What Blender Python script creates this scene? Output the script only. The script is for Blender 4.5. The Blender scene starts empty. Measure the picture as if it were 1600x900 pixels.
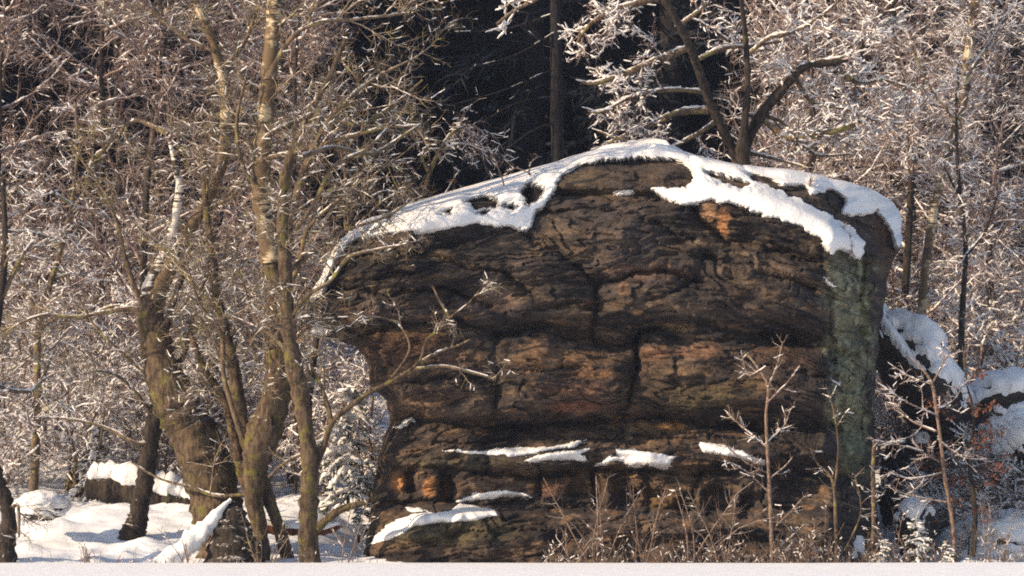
import bpy, math, random
import numpy as np
from math import radians

# ------------------------------------------------------------------ camera, light, exposure
sc = bpy.context.scene
COL = sc.collection
CAM_Y, CAM_Z, HORIZON, FPX = -60.0, 1.6, 713.0, 6000.0
cd = bpy.data.cameras.new('camera'); cam = bpy.data.objects.new('camera', cd); COL.objects.link(cam)
cam.location = (0, CAM_Y, CAM_Z); cam.rotation_euler = (radians(90), 0, 0)
cd.sensor_width = 36; cd.lens = 36 * FPX / 1600; cd.shift_y = (HORIZON - 450) / 1600
cd.clip_start = 0.5; cd.clip_end = 3000
sc.camera = cam

SUN_DIR = np.array([-0.87, -0.36, 0.42]); SUN_DIR /= np.linalg.norm(SUN_DIR)
sun_el = math.asin(SUN_DIR[2]); sun_az = math.atan2(SUN_DIR[0], SUN_DIR[1])
w = bpy.data.worlds.new('World'); sc.world = w; w.use_nodes = True
nt = w.node_tree; bg = nt.nodes['Background']
sky = nt.nodes.new('ShaderNodeTexSky'); sky.sky_type = 'NISHITA'; sky.sun_disc = False
sky.sun_elevation = sun_el; sky.sun_rotation = sun_az
nt.links.new(sky.outputs[0], bg.inputs[0]); bg.inputs[1].default_value = 0.125
ld = bpy.data.lights.new('sun', 'SUN'); ld.energy = 5.0; ld.angle = radians(0.5); ld.color = (1.0, 0.77, 0.51)
lo = bpy.data.objects.new('sun', ld); COL.objects.link(lo)
lo.rotation_euler = (radians(90) - sun_el, 0, math.atan2(SUN_DIR[0], -SUN_DIR[1]))
from mathutils import Vector
lo.rotation_euler = Vector(SUN_DIR).to_track_quat('Z', 'Y').to_euler()
sc.view_settings.view_transform = 'Standard'; sc.view_settings.look = 'None'
sc.view_settings.exposure = 0.56; sc.view_settings.gamma = 1.0
sc.render.engine = 'CYCLES'
sc.cycles.max_bounces = 6; sc.cycles.diffuse_bounces = 3; sc.cycles.glossy_bounces = 2
sc.cycles.use_denoising = False
sc.cycles.filter_width = 1.9

# ------------------------------------------------------------------ helpers
RNG = np.random.default_rng(7)

def P(u, v, y=0.0):
    """point of the place seen at photograph pixel (u, v), y metres beyond the rock's plane"""
    k = (y - CAM_Y) / FPX
    return np.array([(u - 800) * k, y, CAM_Z + (HORIZON - v) * k])

def M(y=0.0):
    return (y - CAM_Y) / FPX       # metres per photograph pixel at depth y

def hashu(ix, iy, iz, seed):
    h = (ix.astype(np.uint32) * np.uint32(374761393) + iy.astype(np.uint32) * np.uint32(668265263)
         + iz.astype(np.uint32) * np.uint32(2147483647 - 1234567) + np.uint32((seed * 974711) & 0xffffffff))
    h = (h ^ (h >> np.uint32(13))) * np.uint32(1274126177)
    h = (h ^ (h >> np.uint32(15))) * np.uint32(2246822519)
    return ((h ^ (h >> np.uint32(16))) & np.uint32(0xffffff)).astype(np.float64) / float(0xffffff) * 2 - 1

def vnoise(x, y, z=0.0, seed=0):
    x = np.asarray(x, float); y = np.asarray(y, float) + 0 * x; z = np.asarray(z, float) + 0 * x
    xi, yi, zi = np.floor(x), np.floor(y), np.floor(z)
    fx, fy, fz = x - xi, y - yi, z - zi
    sx, sy, sz = [f * f * f * (f * (f * 6 - 15) + 10) for f in (fx, fy, fz)]
    xi, yi, zi = xi.astype(np.int64) + 5000, yi.astype(np.int64) + 5000, zi.astype(np.int64) + 5000
    def c(a, b, d): return hashu(xi + a, yi + b, zi + d, seed)
    if np.all(z == 0):
        return ((c(0,0,0) * (1-sx) + c(1,0,0) * sx) * (1-sy) + (c(0,1,0) * (1-sx) + c(1,1,0) * sx) * sy)
    a = (c(0,0,0) * (1-sx) + c(1,0,0) * sx) * (1-sy) + (c(0,1,0) * (1-sx) + c(1,1,0) * sx) * sy
    b = (c(0,0,1) * (1-sx) + c(1,0,1) * sx) * (1-sy) + (c(0,1,1) * (1-sx) + c(1,1,1) * sx) * sy
    return a * (1-sz) + b * sz

def fbm(x, y, z=0.0, seed=0, octaves=4, gain=0.5):
    s = 0; a = 1.0; f = 1.0; n = 0
    for k in range(octaves):
        s = s + a * vnoise(x * f + 17.3 * k, y * f - 9.1 * k, z * f if not np.isscalar(z) else z, seed + k * 13); n += a
        a *= gain; f *= 2.03
    return s / n

def smooth(a, b, x):
    t = np.clip((x - a) / (b - a), 0, 1); return t * t * (3 - 2 * t)

def mesh_from(verts, faces, smooth_shade=True, mats=(), mat_idx=None, name='mesh'):
    me = bpy.data.meshes.new(name)
    verts = np.asarray(verts, np.float32); faces = np.asarray(faces, np.int32)
    k = faces.shape[1]
    me.vertices.add(len(verts)); me.vertices.foreach_set('co', verts.ravel())
    me.loops.add(faces.size); me.loops.foreach_set('vertex_index', faces.ravel())
    me.polygons.add(len(faces)); me.polygons.foreach_set('loop_start', np.arange(0, faces.size, k, dtype=np.int32))
    me.polygons.foreach_set('use_smooth', np.full(len(faces), smooth_shade))
    for m in mats: me.materials.append(m)
    if mat_idx is not None: me.polygons.foreach_set('material_index', np.asarray(mat_idx, np.int32))
    me.update(calc_edges=True)
    return me

def link(name, me, parent=None, loc=None):
    o = bpy.data.objects.new(name, me); COL.objects.link(o)
    if parent is not None: o.parent = parent
    if loc is not None: o.location = loc
    return o

def tag(o, label=None, cat=None, group=None, kind=None):
    if label: o['label'] = label
    if cat: o['category'] = cat
    if group: o['group'] = group
    if kind: o['kind'] = kind
    return o

def thing(name, loc, label, cat, group=None):
    o = bpy.data.objects.new(name, None); COL.objects.link(o); o.location = loc
    o.empty_display_size = 0.2
    return tag(o, label, cat, group)

def copy_thing(src, loc, rz=0.0, scale=1.0, label=None, group=None):
    o = src.copy(); COL.objects.link(o); o.location = loc; o.rotation_euler = (0, 0, rz); o.scale = (scale,) * 3
    if label: o['label'] = label
    if group: o['group'] = group
    for ch in list(src.children):
        c = ch.copy(); COL.objects.link(c); c.parent = o
    return o

# ------------------------------------------------------------------ materials
def new_mat(name, rough=0.9):
    m = bpy.data.materials.new(name); m.use_nodes = True
    b = m.node_tree.nodes['Principled BSDF']; b.inputs['Roughness'].default_value = rough
    b.inputs['Specular IOR Level'].default_value = 0.25
    return m, m.node_tree, b

def node(t, kind, **kw):
    n = t.nodes.new(kind)
    for k, v in kw.items(): setattr(n, k, v)
    return n

def noise_tex(t, scale, detail=4, rough=0.55, vec=None):
    n = node(t, 'ShaderNodeTexNoise'); n.inputs['Scale'].default_value = scale
    n.inputs['Detail'].default_value = detail; n.inputs['Roughness'].default_value = rough
    if vec is not None: t.links.new(vec, n.inputs['Vector'])
    return n.outputs['Fac']

def maprange(t, sock, a, b, c=0.0, d=1.0):
    n = node(t, 'ShaderNodeMapRange'); n.interpolation_type = 'SMOOTHSTEP'
    t.links.new(sock, n.inputs[0])
    for i, v in enumerate((a, b, c, d)): n.inputs[i + 1].default_value = v
    return n.outputs[0]

def math_n(t, op, a, b=None):
    n = node(t, 'ShaderNodeMath', operation=op)
    for i, v in enumerate((a, b)):
        if v is None: continue
        if isinstance(v, (int, float)): n.inputs[i].default_value = v
        else: t.links.new(v, n.inputs[i])
    return n.outputs[0]

def mixc(t, fac, a, b):
    n = node(t, 'ShaderNodeMix', data_type='RGBA')
    for i, v in ((0, fac), (6, a), (7, b)):
        if isinstance(v, (int, float)): n.inputs[i].default_value = v
        elif isinstance(v, tuple): n.inputs[i].default_value = (*v, 1) if len(v) == 3 else v
        else: t.links.new(v, n.inputs[i])
    return n.outputs[2]

def bump(t, b, h, strength=0.5, dist=0.02):
    n = node(t, 'ShaderNodeBump'); n.inputs['Strength'].default_value = strength; n.inputs['Distance'].default_value = dist
    t.links.new(h, n.inputs['Height']); t.links.new(n.outputs[0], b.inputs['Normal'])

def pos(t):
    return node(t, 'ShaderNodeNewGeometry').outputs['Position']

def obj_co(t):
    return node(t, 'ShaderNodeTexCoord').outputs['Object']

def up_mask(t, scale, lo_, hi_, amount=0.7):
    g = node(t, 'ShaderNodeNewGeometry'); s = node(t, 'ShaderNodeSeparateXYZ')
    t.links.new(g.outputs['True Normal'], s.inputs[0])
    nz = noise_tex(t, scale, 3, 0.6, obj_co(t))
    v = math_n(t, 'ADD', s.outputs['Z'], math_n(t, 'MULTIPLY', math_n(t, 'SUBTRACT', nz, 0.5), amount * 2))
    return maprange(t, v, lo_, hi_)

def snow_mat(name='snow', col=(0.80, 0.79, 0.80), bscale=30, bstr=0.35):
    m, t, b = new_mat(name, 0.6)
    c = obj_co(t)
    n1 = noise_tex(t, 3.0, 4, 0.6, c)
    t.links.new(mixc(t, maprange(t, n1, 0.3, 0.75), tuple(x * 0.93 for x in col), col), b.inputs['Base Color'])
    bump(t, b, math_n(t, 'ADD', noise_tex(t, bscale, 5, 0.7, c), math_n(t, 'MULTIPLY', noise_tex(t, 6, 4, 0.6, c), 1.6)), bstr * 1.4, 0.035)
    return m

SNOW = snow_mat()
SNOW_CLUMP = snow_mat('snow_clump', (0.82, 0.79, 0.78), 60, 0.3)

def bark_mat(name, dark, light, moss, moss_amt, frost, frost_lo, frost_hi, scale=14):
    m, t, b = new_mat(name, 0.9)
    co = obj_co(t)
    mp = node(t, 'ShaderNodeMapping'); mp.inputs['Scale'].default_value = (1, 1, 0.28); t.links.new(co, mp.inputs[0])
    n1 = noise_tex(t, scale, 6, 0.7, mp.outputs[0])
    c = mixc(t, maprange(t, n1, 0.35, 0.68), dark, light)
    n2 = noise_tex(t, 3.5, 5, 0.7, co)
    c = mixc(t, maprange(t, n2, 0.62 - moss_amt, 0.75 - moss_amt), c, moss)
    if frost:
        c = mixc(t, up_mask(t, 22, frost_lo, frost_hi), c, frost)
    t.links.new(c, b.inputs['Base Color'])
    bump(t, b, n1, 1.0, 0.05)
    return m

BARK = bark_mat('mossy_bark', (0.030, 0.020, 0.014), (0.15, 0.105, 0.066), (0.13, 0.115, 0.030), 0.10, (0.70, 0.66, 0.64), 0.85, 1.1)
BARK_DARK = bark_mat('dark_bark', (0.012, 0.010, 0.009), (0.060, 0.045, 0.034), (0.07, 0.065, 0.03), 0.02, (0.70, 0.66, 0.64), 0.8, 1.1)
LIMB = bark_mat('lichened_bark', (0.06, 0.042, 0.03), (0.20, 0.14, 0.088), (0.24, 0.21, 0.075), 0.10, (0.74, 0.70, 0.67), 0.55, 1.0)
BARK_BLACK = bark_mat('shaded_spruce_bark', (0.008, 0.008, 0.010), (0.028, 0.024, 0.026), (0.03, 0.03, 0.03), 0.0, None, 0, 0)  # near-black bark: the shade on these trunks is put into the colour
TWIG_OLIVE = bark_mat('olive_twig_bark', (0.10, 0.068, 0.046), (0.28, 0.205, 0.145), (0.33, 0.28, 0.10), 0.10, (0.70, 0.66, 0.60), 0.2, 1.05)
TWIG_FROST = bark_mat('frosted_twig_bark', (0.12, 0.078, 0.068), (0.32, 0.235, 0.21), (0.42, 0.33, 0.27), 0.04, (0.70, 0.62, 0.62), 0.0, 0.9)
TWIG_BROWN = bark_mat('brown_twig_bark', (0.12, 0.075, 0.064), (0.30, 0.215, 0.185), (0.36, 0.27, 0.22), 0.06, (0.62, 0.53, 0.53), 0.1, 1.0)
CANE = bark_mat('pale_cane', (0.12, 0.075, 0.056), (0.36, 0.25, 0.19), (0.34, 0.27, 0.15), 0.08, (0.74, 0.69, 0.66), 0.2, 0.9, 40)

def birch_mat(name='birch_bark', ca=(0.30, 0.22, 0.12), cb=(0.60, 0.50, 0.35), brown=0.44):
    m, t, b = new_mat(name, 0.75)
    co = obj_co(t)
    mp = node(t, 'ShaderNodeMapping'); mp.inputs['Scale'].default_value = (0.9, 0.9, 7.0); t.links.new(co, mp.inputs[0])
    n1 = noise_tex(t, 3.0, 4, 0.7, mp.outputs[0]); n2 = noise_tex(t, 2.2, 3, 0.6, co)
    c = mixc(t, maprange(t, noise_tex(t, 9, 4, 0.6, co), 0.3, 0.7), ca, cb)
    v = math_n(t, 'ADD', n1, math_n(t, 'MULTIPLY', math_n(t, 'SUBTRACT', n2, 0.5), 0.9))
    c = mixc(t, maprange(t, v, 0.50, 0.58), c, (0.05, 0.036, 0.026))
    c = mixc(t, maprange(t, noise_tex(t, 1.3, 5, 0.7, co), brown, brown + 0.08), c, (0.11, 0.075, 0.042))
    t.links.new(c, b.inputs['Base Color']); bump(t, b, n1, 0.5, 0.02)
    return m
BIRCH = birch_mat(); BIRCH_WHITE = birch_mat('white_birch_bark', (0.55, 0.50, 0.44), (0.75, 0.70, 0.64), 0.60)

def needle_mat(name, a, b_, frost=None):
    m, t, b = new_mat(name, 0.85)
    c = mixc(t, maprange(t, noise_tex(t, 3, 3, 0.6, obj_co(t)), 0.3, 0.7), a, b_)
    if frost: c = mixc(t, up_mask(t, 9, 0.7, 1.1), c, frost)
    t.links.new(c, b.inputs['Base Color'])
    return m
NEEDLES = needle_mat('dark_spruce_needles', (0.005, 0.008, 0.012), (0.011, 0.016, 0.022))  # darker than living needles, the shade of the stand is in the colour
FIR_GREEN = needle_mat('fir_needles', (0.03, 0.045, 0.025), (0.06, 0.08, 0.04), (0.7, 0.68, 0.68))

def rock_mat(name='rock', use_attr=True, col=(0.05, 0.04, 0.033)):
    m, t, b = new_mat(name, 0.88)
    co = obj_co(t)
    mp = node(t, 'ShaderNodeMapping'); mp.inputs['Scale'].default_value = (1, 1, 2.3); t.links.new(co, mp.inputs[0])
    n1 = noise_tex(t, 5, 9, 0.70, mp.outputs[0]); n2 = noise_tex(t, 38, 5, 0.75, mp.outputs[0])
    if use_attr:
        a = node(t, 'ShaderNodeVertexColor'); a.layer_name = 'stone'; base = a.outputs[0]
    else: base = col
    mul = node(t, 'ShaderNodeMix', data_type='RGBA', blend_type='MULTIPLY'); mul.inputs[0].default_value = 1
    if use_attr: t.links.new(base, mul.inputs[6])
    else: mul.inputs[6].default_value = (*base, 1)
    v = math_n(t, 'ADD', maprange(t, n1, 0.32, 0.68, 0.45, 1.35), maprange(t, n2, 0.35, 0.7, -0.15, 0.25))
    g = node(t, 'ShaderNodeCombineColor')
    for i in range(3): t.links.new(v, g.inputs[i])
    t.links.new(g.outputs[0], mul.inputs[7])
    c = mul.outputs[2]
    sp = noise_tex(t, 22, 3, 0.6, mp.outputs[0])           # pale lichen and frost flecks
    c = mixc(t, maprange(t, sp, 0.70, 0.80, 0, 0.5), c, (0.18, 0.15, 0.115))
    t.links.new(c, b.inputs['Base Color'])
    bump(t, b, math_n(t, 'ADD', n1, math_n(t, 'MULTIPLY', n2, 0.5)), 1.0, 0.07)
    return m
ROCK = rock_mat()
ROCK2 = rock_mat('dark_boulder_rock', False, (0.05, 0.042, 0.036))

# ------------------------------------------------------------------ branch engine
def norm(a):
    return a / np.maximum(np.linalg.norm(a, axis=-1, keepdims=True), 1e-9)

def sample(polys, idx, t):
    pts, rad = polys; K = pts.shape[1]
    f = t * (K - 1); i = np.minimum(f.astype(int), K - 2); fr = (f - i)[:, None]
    p = pts[idx, i] * (1 - fr) + pts[idx, i + 1] * fr
    tan = norm(pts[idx, i + 1] - pts[idx, i])
    r = rad[idx, i] * (1 - fr[:, 0]) + rad[idx, i + 1] * fr[:, 0]
    return p, tan, r

def grow(polys, n, length, r0, angle=(35, 70), K=4, t0=0.15, t1=1.0, curl=0.25, trop=(0, 0, 0.0), rmin=0.3, shrink=0.5, rng=None, flat=0.0, tip_bias=False):
    """n children spread over the parents (weighted by length)"""
    rng = rng or RNG
    pts, rad = polys
    L = np.linalg.norm(np.diff(pts, axis=1), axis=2).sum(1)
    idx = rng.choice(len(pts), n, p=L / L.sum())
    t = rng.uniform(t0, t1, n)
    if tip_bias: t = t ** 0.7
    p, tan, pr = sample(polys, idx, t)
    a = np.radians(rng.uniform(*angle, n))[:, None]
    rv = rng.normal(size=(n, 3)); rv[:, 2] *= (1 - flat)
    perp = norm(rv - (rv * tan).sum(1, keepdims=True) * tan)
    d = norm(tan * np.cos(a) + perp * np.sin(a))
    ln = rng.uniform(*length, n) * (1 - shrink * t)
    out = np.empty((n, K, 3)); out[:, 0] = p
    tr = np.asarray(trop)
    for k in range(1, K):
        d = norm(d + rng.normal(size=(n, 3)) * curl + tr)
        out[:, k] = out[:, k - 1] + d * (ln / (K - 1))[:, None]
    rr = np.minimum(pr * 0.85, r0 * rng.uniform(0.7, 1.2, n))
    rad_c = rr[:, None] * np.linspace(1, rmin, K)[None]
    return out, rad_c

def tubes(polys, S=3):
    pts, rad = polys; N, K, _ = pts.shape
    tan = np.empty_like(pts); tan[:, 1:-1] = pts[:, 2:] - pts[:, :-2]; tan[:, 0] = pts[:, 1] - pts[:, 0]; tan[:, -1] = pts[:, -1] - pts[:, -2]
    tan = norm(tan)
    ref = np.eye(3)[np.argmin(np.abs(tan).max(axis=1), axis=1)][:, None, :]      # one steady axis per branch, so no ring twists
    a = norm(np.cross(tan, ref)); b = np.cross(a, tan)
    th = np.arange(S) * 2 * np.pi / S + np.pi / 2
    v = pts[:, :, None, :] + rad[:, :, None, None] * (np.cos(th)[None, None, :, None] * a[:, :, None, :] + np.sin(th)[None, None, :, None] * b[:, :, None, :])
    v = v.reshape(-1, 3)
    base = (np.arange(N) * K * S)[:, None, None]; k = np.arange(K - 1)[None, :, None] * S; s = np.arange(S)[None, None, :]; s2 = (s + 1) % S
    f = np.stack([base + k + s, base + k + s2, base + k + S + s2, base + k + S + s], -1).reshape(-1, 4)
    return v, f

def clumps(polys, n, length=(0.05, 0.12), r=(0.012, 0.025), rng=None, flatlim=0.8, wide=1.0, thin=0.72, long_=1.35):
    """snow lying along the upper side of branches"""
    rng = rng or RNG
    pts, rad = polys
    L = np.linalg.norm(np.diff(pts, axis=1), axis=2).sum(1)
    idx = rng.choice(len(pts), n, p=L / L.sum()); t = rng.uniform(0.03, 0.97, n)
    p, tan, pr = sample(polys, idx, t)
    ok = np.abs(tan[:, 2]) < flatlim
    p, tan, pr = p[ok], tan[ok], pr[ok]; n = len(p)
    ln = rng.uniform(*length, n) * long_; rr = rng.uniform(*r, n) * thin + pr * 0.35 * wide
    out = p[:, None, :] + tan[:, None, :] * (np.linspace(-.5, .5, 4)[None, :, None] * ln[:, None, None])
    out[..., 2] += (pr * 0.8)[:, None]
    out += rng.normal(size=out.shape) * 0.30 * rr[:, None, None]
    prof = np.stack([rng.uniform(.3, .9, n), rng.uniform(.5, 1.1, n), rng.uniform(.5, 1.1, n), rng.uniform(.2, .8, n)], 1)
    return out, rr[:, None] * prof

def build(name, parts, parent=None, origin=(0, 0, 0), mats=(), kind=None):
    """parts: list of (polys, sides, material slot)"""
    V, F, I = [], [], []; off = 0
    for polys, S, mi in parts:
        if len(polys[0]) == 0: continue
        v, f = tubes(polys, S); V.append(v); F.append(f + off); I.append(np.full(len(f), mi)); off += len(v)
    me = mesh_from(np.concatenate(V) - np.asarray(origin), np.concatenate(F), True, mats, np.concatenate(I), name)
    o = link(name, me, parent)
    if kind: o['kind'] = kind
    return o

def spline(ctrl, y0, y1=None, n=None, wob=0.02, rng=None):
    """ctrl: [(u, v, width_px)], resampled smooth path with depth running from y0 to y1"""
    rng = rng or RNG
    y1 = y0 if y1 is None else y1
    c = np.array([(a[0], a[1], a[2]) for a in ctrl], float)
    m = len(c); n = n or max(6, int(m * 3.2))
    t = np.linspace(0, m - 1, n); i = np.minimum(t.astype(int), m - 2); f = (t - i)[:, None]
    g = lambda k: c[np.clip(k, 0, m - 1)]
    p0, p1, p2, p3 = g(i - 1), g(i), g(i + 1), g(i + 2)
    q = 0.5 * (2 * p1 + (p2 - p0) * f + (2 * p0 - 5 * p1 + 4 * p2 - p3) * f ** 2 + (3 * p1 - p0 - 3 * p2 + p3) * f ** 3)
    ys = y0 + (y1 - y0) * np.linspace(0, 1, n) + wob * np.cumsum(rng.normal(size=n)) * 0.5
    pts = np.array([P(a[0], a[1], yy) for a, yy in zip(q, ys)])
    rad = np.maximum(q[:, 2], 0.8) * 0.5 * np.array([M(yy) for yy in ys])
    rad *= 1 + 0.08 * rng.normal(size=n)
    return pts[None], rad[None]

def merge(plist, K=8):
    """resample several polylines of different lengths to K points and stack them"""
    A, R = [], []
    for pts, rad in plist:
        for p, r in zip(pts, rad):
            t = np.linspace(0, len(p) - 1, K); i = np.minimum(t.astype(int), len(p) - 2); f = t - i
            A.append(p[i] * (1 - f)[:, None] + p[i + 1] * f[:, None]); R.append(r[i] * (1 - f) + r[i + 1] * f)
    return np.array(A), np.array(R)

def tube_noise(poly, S=14, amp=0.12, freq=3.0, seed=3):
    """a trunk skin with uneven girth, ridges and knots"""
    v, f = tubes(poly, S)
    pts = poly[0][0]; K = len(pts)
    c = np.repeat(pts, S, axis=0); d = v - c; r = np.linalg.norm(d, axis=1)
    n = fbm(v[:, 0] * freq * 2.2, v[:, 1] * freq * 2.2, v[:, 2] * freq * .8, seed, 4)
    return c + d * (1 + amp * n * 1.6)[:, None], f

# ------------------------------------------------------------------ ground
def ground_z(x, y):
    x = np.asarray(x, float); y = np.asarray(y, float)
    field = 0.010 * fbm(x * 0.25, y * 0.12, 0.0, 5, 3)
    dip = -0.13
    side = smooth(2.0, 3.4, np.abs(x - 1.2) - 1.3)           # 1 left and right of the rock
    left = smooth(-1.5, -4, x)
    bank = dip + (0.98 * (smooth(-1.6, 5.5, y) * (1 - smooth(4.5, 5.5, x)) + smooth(1.0, 6.5, y) * smooth(4.5, 5.5, x))) * (0.35 + 0.65 * np.maximum(side, smooth(3, 6, y)))
    slope = 0.26 - 0.11 * np.exp(-((x - 0.2) / 4.5) ** 2)
    hill = slope * (np.maximum(y - 6, 0) - 0.6 * (1 - np.exp(-np.maximum(y - 6, 0) / 0.6)))
    hill = hill + 0.25 * np.maximum(y - 42, 0)
    hill = 60 * np.tanh(hill / 60)
    bumps = 0.13 * fbm(x * 0.9, y * 0.9, 0.0, 11, 4) + 0.05 * fbm(x * 3, y * 3, 0.0, 21, 3) + 0.10 * np.maximum(fbm(x * 1.7, y * 1.7, 0.0, 31, 2), 0)
    mound = 0.16 * np.exp(-(((x + 7.45) / 0.45) ** 2 + ((y - 2.2) / 0.5) ** 2))
    back = bank + hill + bumps * smooth(-1.9, 0.2, y) + mound
    k = smooth(-2.15, -1.75, y)
    return field * (1 - k) + back * k

def build_ground():
    xs = np.concatenate([-np.geomspace(400, 15, 16)[:-1], np.linspace(-15, 15, 250), np.geomspace(15, 400, 16)[1:]])
    ys = np.concatenate([np.linspace(-64, -8, 60)[:-1], np.linspace(-8, -2.4, 30)[:-1], np.linspace(-2.4, 12, 170)[:-1],
                         np.linspace(12, 40, 60)[:-1], np.geomspace(40, 500, 18)])
    ys = np.concatenate([[-300, -150, -90], ys])
    X, Y = np.meshgrid(xs, ys); Z = ground_z(X, Y)
    v = np.stack([X, Y, Z], -1).reshape(-1, 3)
    nx = len(xs); i, j = np.meshgrid(np.arange(len(ys) - 1), np.arange(nx - 1), indexing='ij')
    a = (i * nx + j).ravel(); f = np.stack([a, a + 1, a + nx + 1, a + nx], -1)
    m, t, b = new_mat('snow_ground', 0.55)
    p = pos(t)
    sep = node(t, 'ShaderNodeSeparateXYZ'); t.links.new(p, sep.inputs[0])
    n1 = noise_tex(t, 1.4, 5, 0.6, p)
    c = mixc(t, maprange(t, n1, 0.35, 0.7), (0.80, 0.83, 0.90), (0.86, 0.88, 0.93))
    lit = noise_tex(t, 7, 5, 0.75, p)                       # bare litter showing through in the wood
    wood = math_n(t, 'MULTIPLY', maprange(t, sep.outputs['Y'], 2.0, 6.0), maprange(t, lit, 0.50, 0.60, 0, 0.75))
    c = mixc(t, wood, c, (0.13, 0.085, 0.06))
    conif = maprange(t, sep.outputs['Y'], 19.0, 24.0)       # needle litter, with the shade under the spruces painted into its dark colour
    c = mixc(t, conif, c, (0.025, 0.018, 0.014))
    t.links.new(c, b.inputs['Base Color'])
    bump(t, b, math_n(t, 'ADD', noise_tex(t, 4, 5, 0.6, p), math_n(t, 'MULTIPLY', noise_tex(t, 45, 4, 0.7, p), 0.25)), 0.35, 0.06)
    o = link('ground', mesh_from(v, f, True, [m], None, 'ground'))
    tag(o, 'snow-covered field in front and rising snowy woodland floor behind', None, None, 'structure')
build_ground()

# ------------------------------------------------------------------ the big rock
def lerp_poly(pts, x):
    a = np.array(pts, float); return np.interp(x, a[:, 0], a[:, 1])

LEFT = [(225, 1010), (230, 985), (236, 930), (246, 893), (256, 868), (266, 830), (285, 765), (300, 712), (318, 650), (335, 598), (350, 565), (370, 540), (390, 520), (420, 507),
        (455, 492), (475, 480), (503, 476), (520, 486), (529, 522), (541, 556), (562, 574), (600, 578), (625, 600), (660, 608), (690, 600), (720, 592), (760, 585), (800, 580), (850, 572), (895, 566)]
RIGHT = [(225, 1012), (230, 1055), (238, 1070), (250, 1120), (262, 1190), (272, 1260), (285, 1320), (300, 1368), (318, 1400), (340, 1412), (375, 1414), (400, 1404),
         (430, 1392), (470, 1382), (520, 1376), (600, 1372), (700, 1368), (800, 1372), (895, 1378)]
EDGE = [(480, 480), (500, 462), (512, 425), (525, 396), (545, 380), (600, 366), (650, 361), (740, 350), (780, 352), (822, 358), (835, 336), (858, 302), (880, 292), (960, 292),
        (1040, 296), (1075, 305), (1110, 314), (1150, 320), (1205, 338), (1250, 352), (1290, 374), (1340, 400), (1380, 405), (1420, 410)]
PROFILE = [(225, 0.75), (250, 0.55), (300, 0.30), (330, 0.12), (370, 0.02), (420, -0.16), (470, -0.24), (495, -0.20), (515, 0.02), (535, 0.02), (555, -0.10), (600, -0.16), (635, -0.10),
           (652, 0.10), (670, 0.16), (690, 0.04), (705, -0.12), (722, -0.20), (735, 0.0), (765, 0.05), (785, -0.12), (800, -0.38), (830, -0.52), (895, -0.60)]
CRACKS = [  # polyline, depth, half width in metres
    ([(818, 362), (832, 385), (868, 396), (905, 418), (933, 442), (936, 475), (925, 515), (930, 540)], 0.12, 0.022),
    ([(1000, 512), (995, 540), (992, 575), (986, 612), (976, 642)], 0.24, 0.026),
    ([(500, 512), (560, 520), (640, 508), (710, 495), (775, 520), (850, 512), (930, 537), (985, 540), (1012, 512), (1085, 506), (1180, 520), (1290, 545), (1340, 560)], 0.22, 0.055),
    ([(780, 522), (773, 560), (778, 600), (770, 650)], 0.09, 0.035),
    ([(1082, 322), (1092, 345), (1135, 372), (1180, 384), (1275, 408)], 0.22, 0.05),
    ([(1085, 345), (1120, 350)], 0.1, 0.03),
    ([(600, 660), (700, 655), (800, 668), (900, 662), (980, 650), (1100, 662), (1200, 672), (1300, 668)], 0.25, 0.05),
    ([(600, 690), (720, 693), (850, 686), (960, 690), (1100, 682), (1250, 700)], 0.12, 0.03),
    ([(585, 735), (700, 730), (820, 745), (930, 730), (1060, 738), (1200, 735), (1330, 745)], 0.20, 0.04),
    ([(600, 785), (720, 782), (860, 790), (1000, 800), (1150, 790), (1330, 800)], 0.18, 0.04),
    ([(860, 300), (900, 302), (980, 300), (1040, 305), (1080, 300)], 0.14, 0.03),
    ([(640, 605), (700, 590), (770, 600)], 0.20, 0.05),
    ([(930, 470), (985, 480), (1050, 462), (1085, 440), (1100, 410)], 0.10, 0.03),
    ([(1090, 440), (1140, 470), (1200, 500), (1290, 530)], 0.16, 0.05),
    ([(560, 440), (620, 425), (700, 440), (760, 470)], 0.08, 0.03),
    ([(1130, 560), (1200, 575), (1290, 590)], 0.12, 0.03),
    ([(790, 600), (860, 620), (970, 640)], 0.08, 0.02),
    ([(540, 402), (620, 395), (700, 408), (790, 430), (830, 462)], 0.18, 0.028), ([(850, 332), (930, 325), (1010, 340), (1082, 372)], 0.18, 0.028),
    ([(940, 442), (1000, 425), (1070, 430), (1092, 442)], 0.19, 0.03), ([(1100, 402), (1170, 420), (1270, 452)], 0.22, 0.035), ([(840, 482), (895, 470), (930, 480)], 0.12, 0.025),
    ([(520, 445), (600, 458), (690, 450), (765, 478)], 0.20, 0.03), ([(780, 575), (850, 580), (920, 575), (985, 582)], 0.08, 0.02), ([(995, 590), (1080, 600), (1160, 592), (1250, 610)], 0.08, 0.02),
    ([(600, 712), (680, 716), (760, 722)], 0.08, 0.02), ([(600, 570), (650, 560), (740, 566)], 0.12, 0.03), ([(600, 820), (720, 835), (850, 830)], 0.10, 0.03),
    ([(840, 730), (845, 780)], 0.12, 0.03), ([(925, 735), (930, 795)], 0.16, 0.04), ([(1090, 740), (1080, 795)], 0.16, 0.04), ([(760, 700), (765, 735)], 0.1, 0.025),
    ([(1010, 745), (1015, 800)], 0.12, 0.04), ([(1200, 738), (1195, 800)], 0.16, 0.04),
    ([(1285, 395), (1292, 450), (1300, 520), (1310, 600), (1312, 700), (1320, 800)], 0.12, 0.05),
    ([(1350, 400), (1345, 470), (1352, 560), (1345, 650), (1350, 800)], 0.14, 0.04),
]
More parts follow.
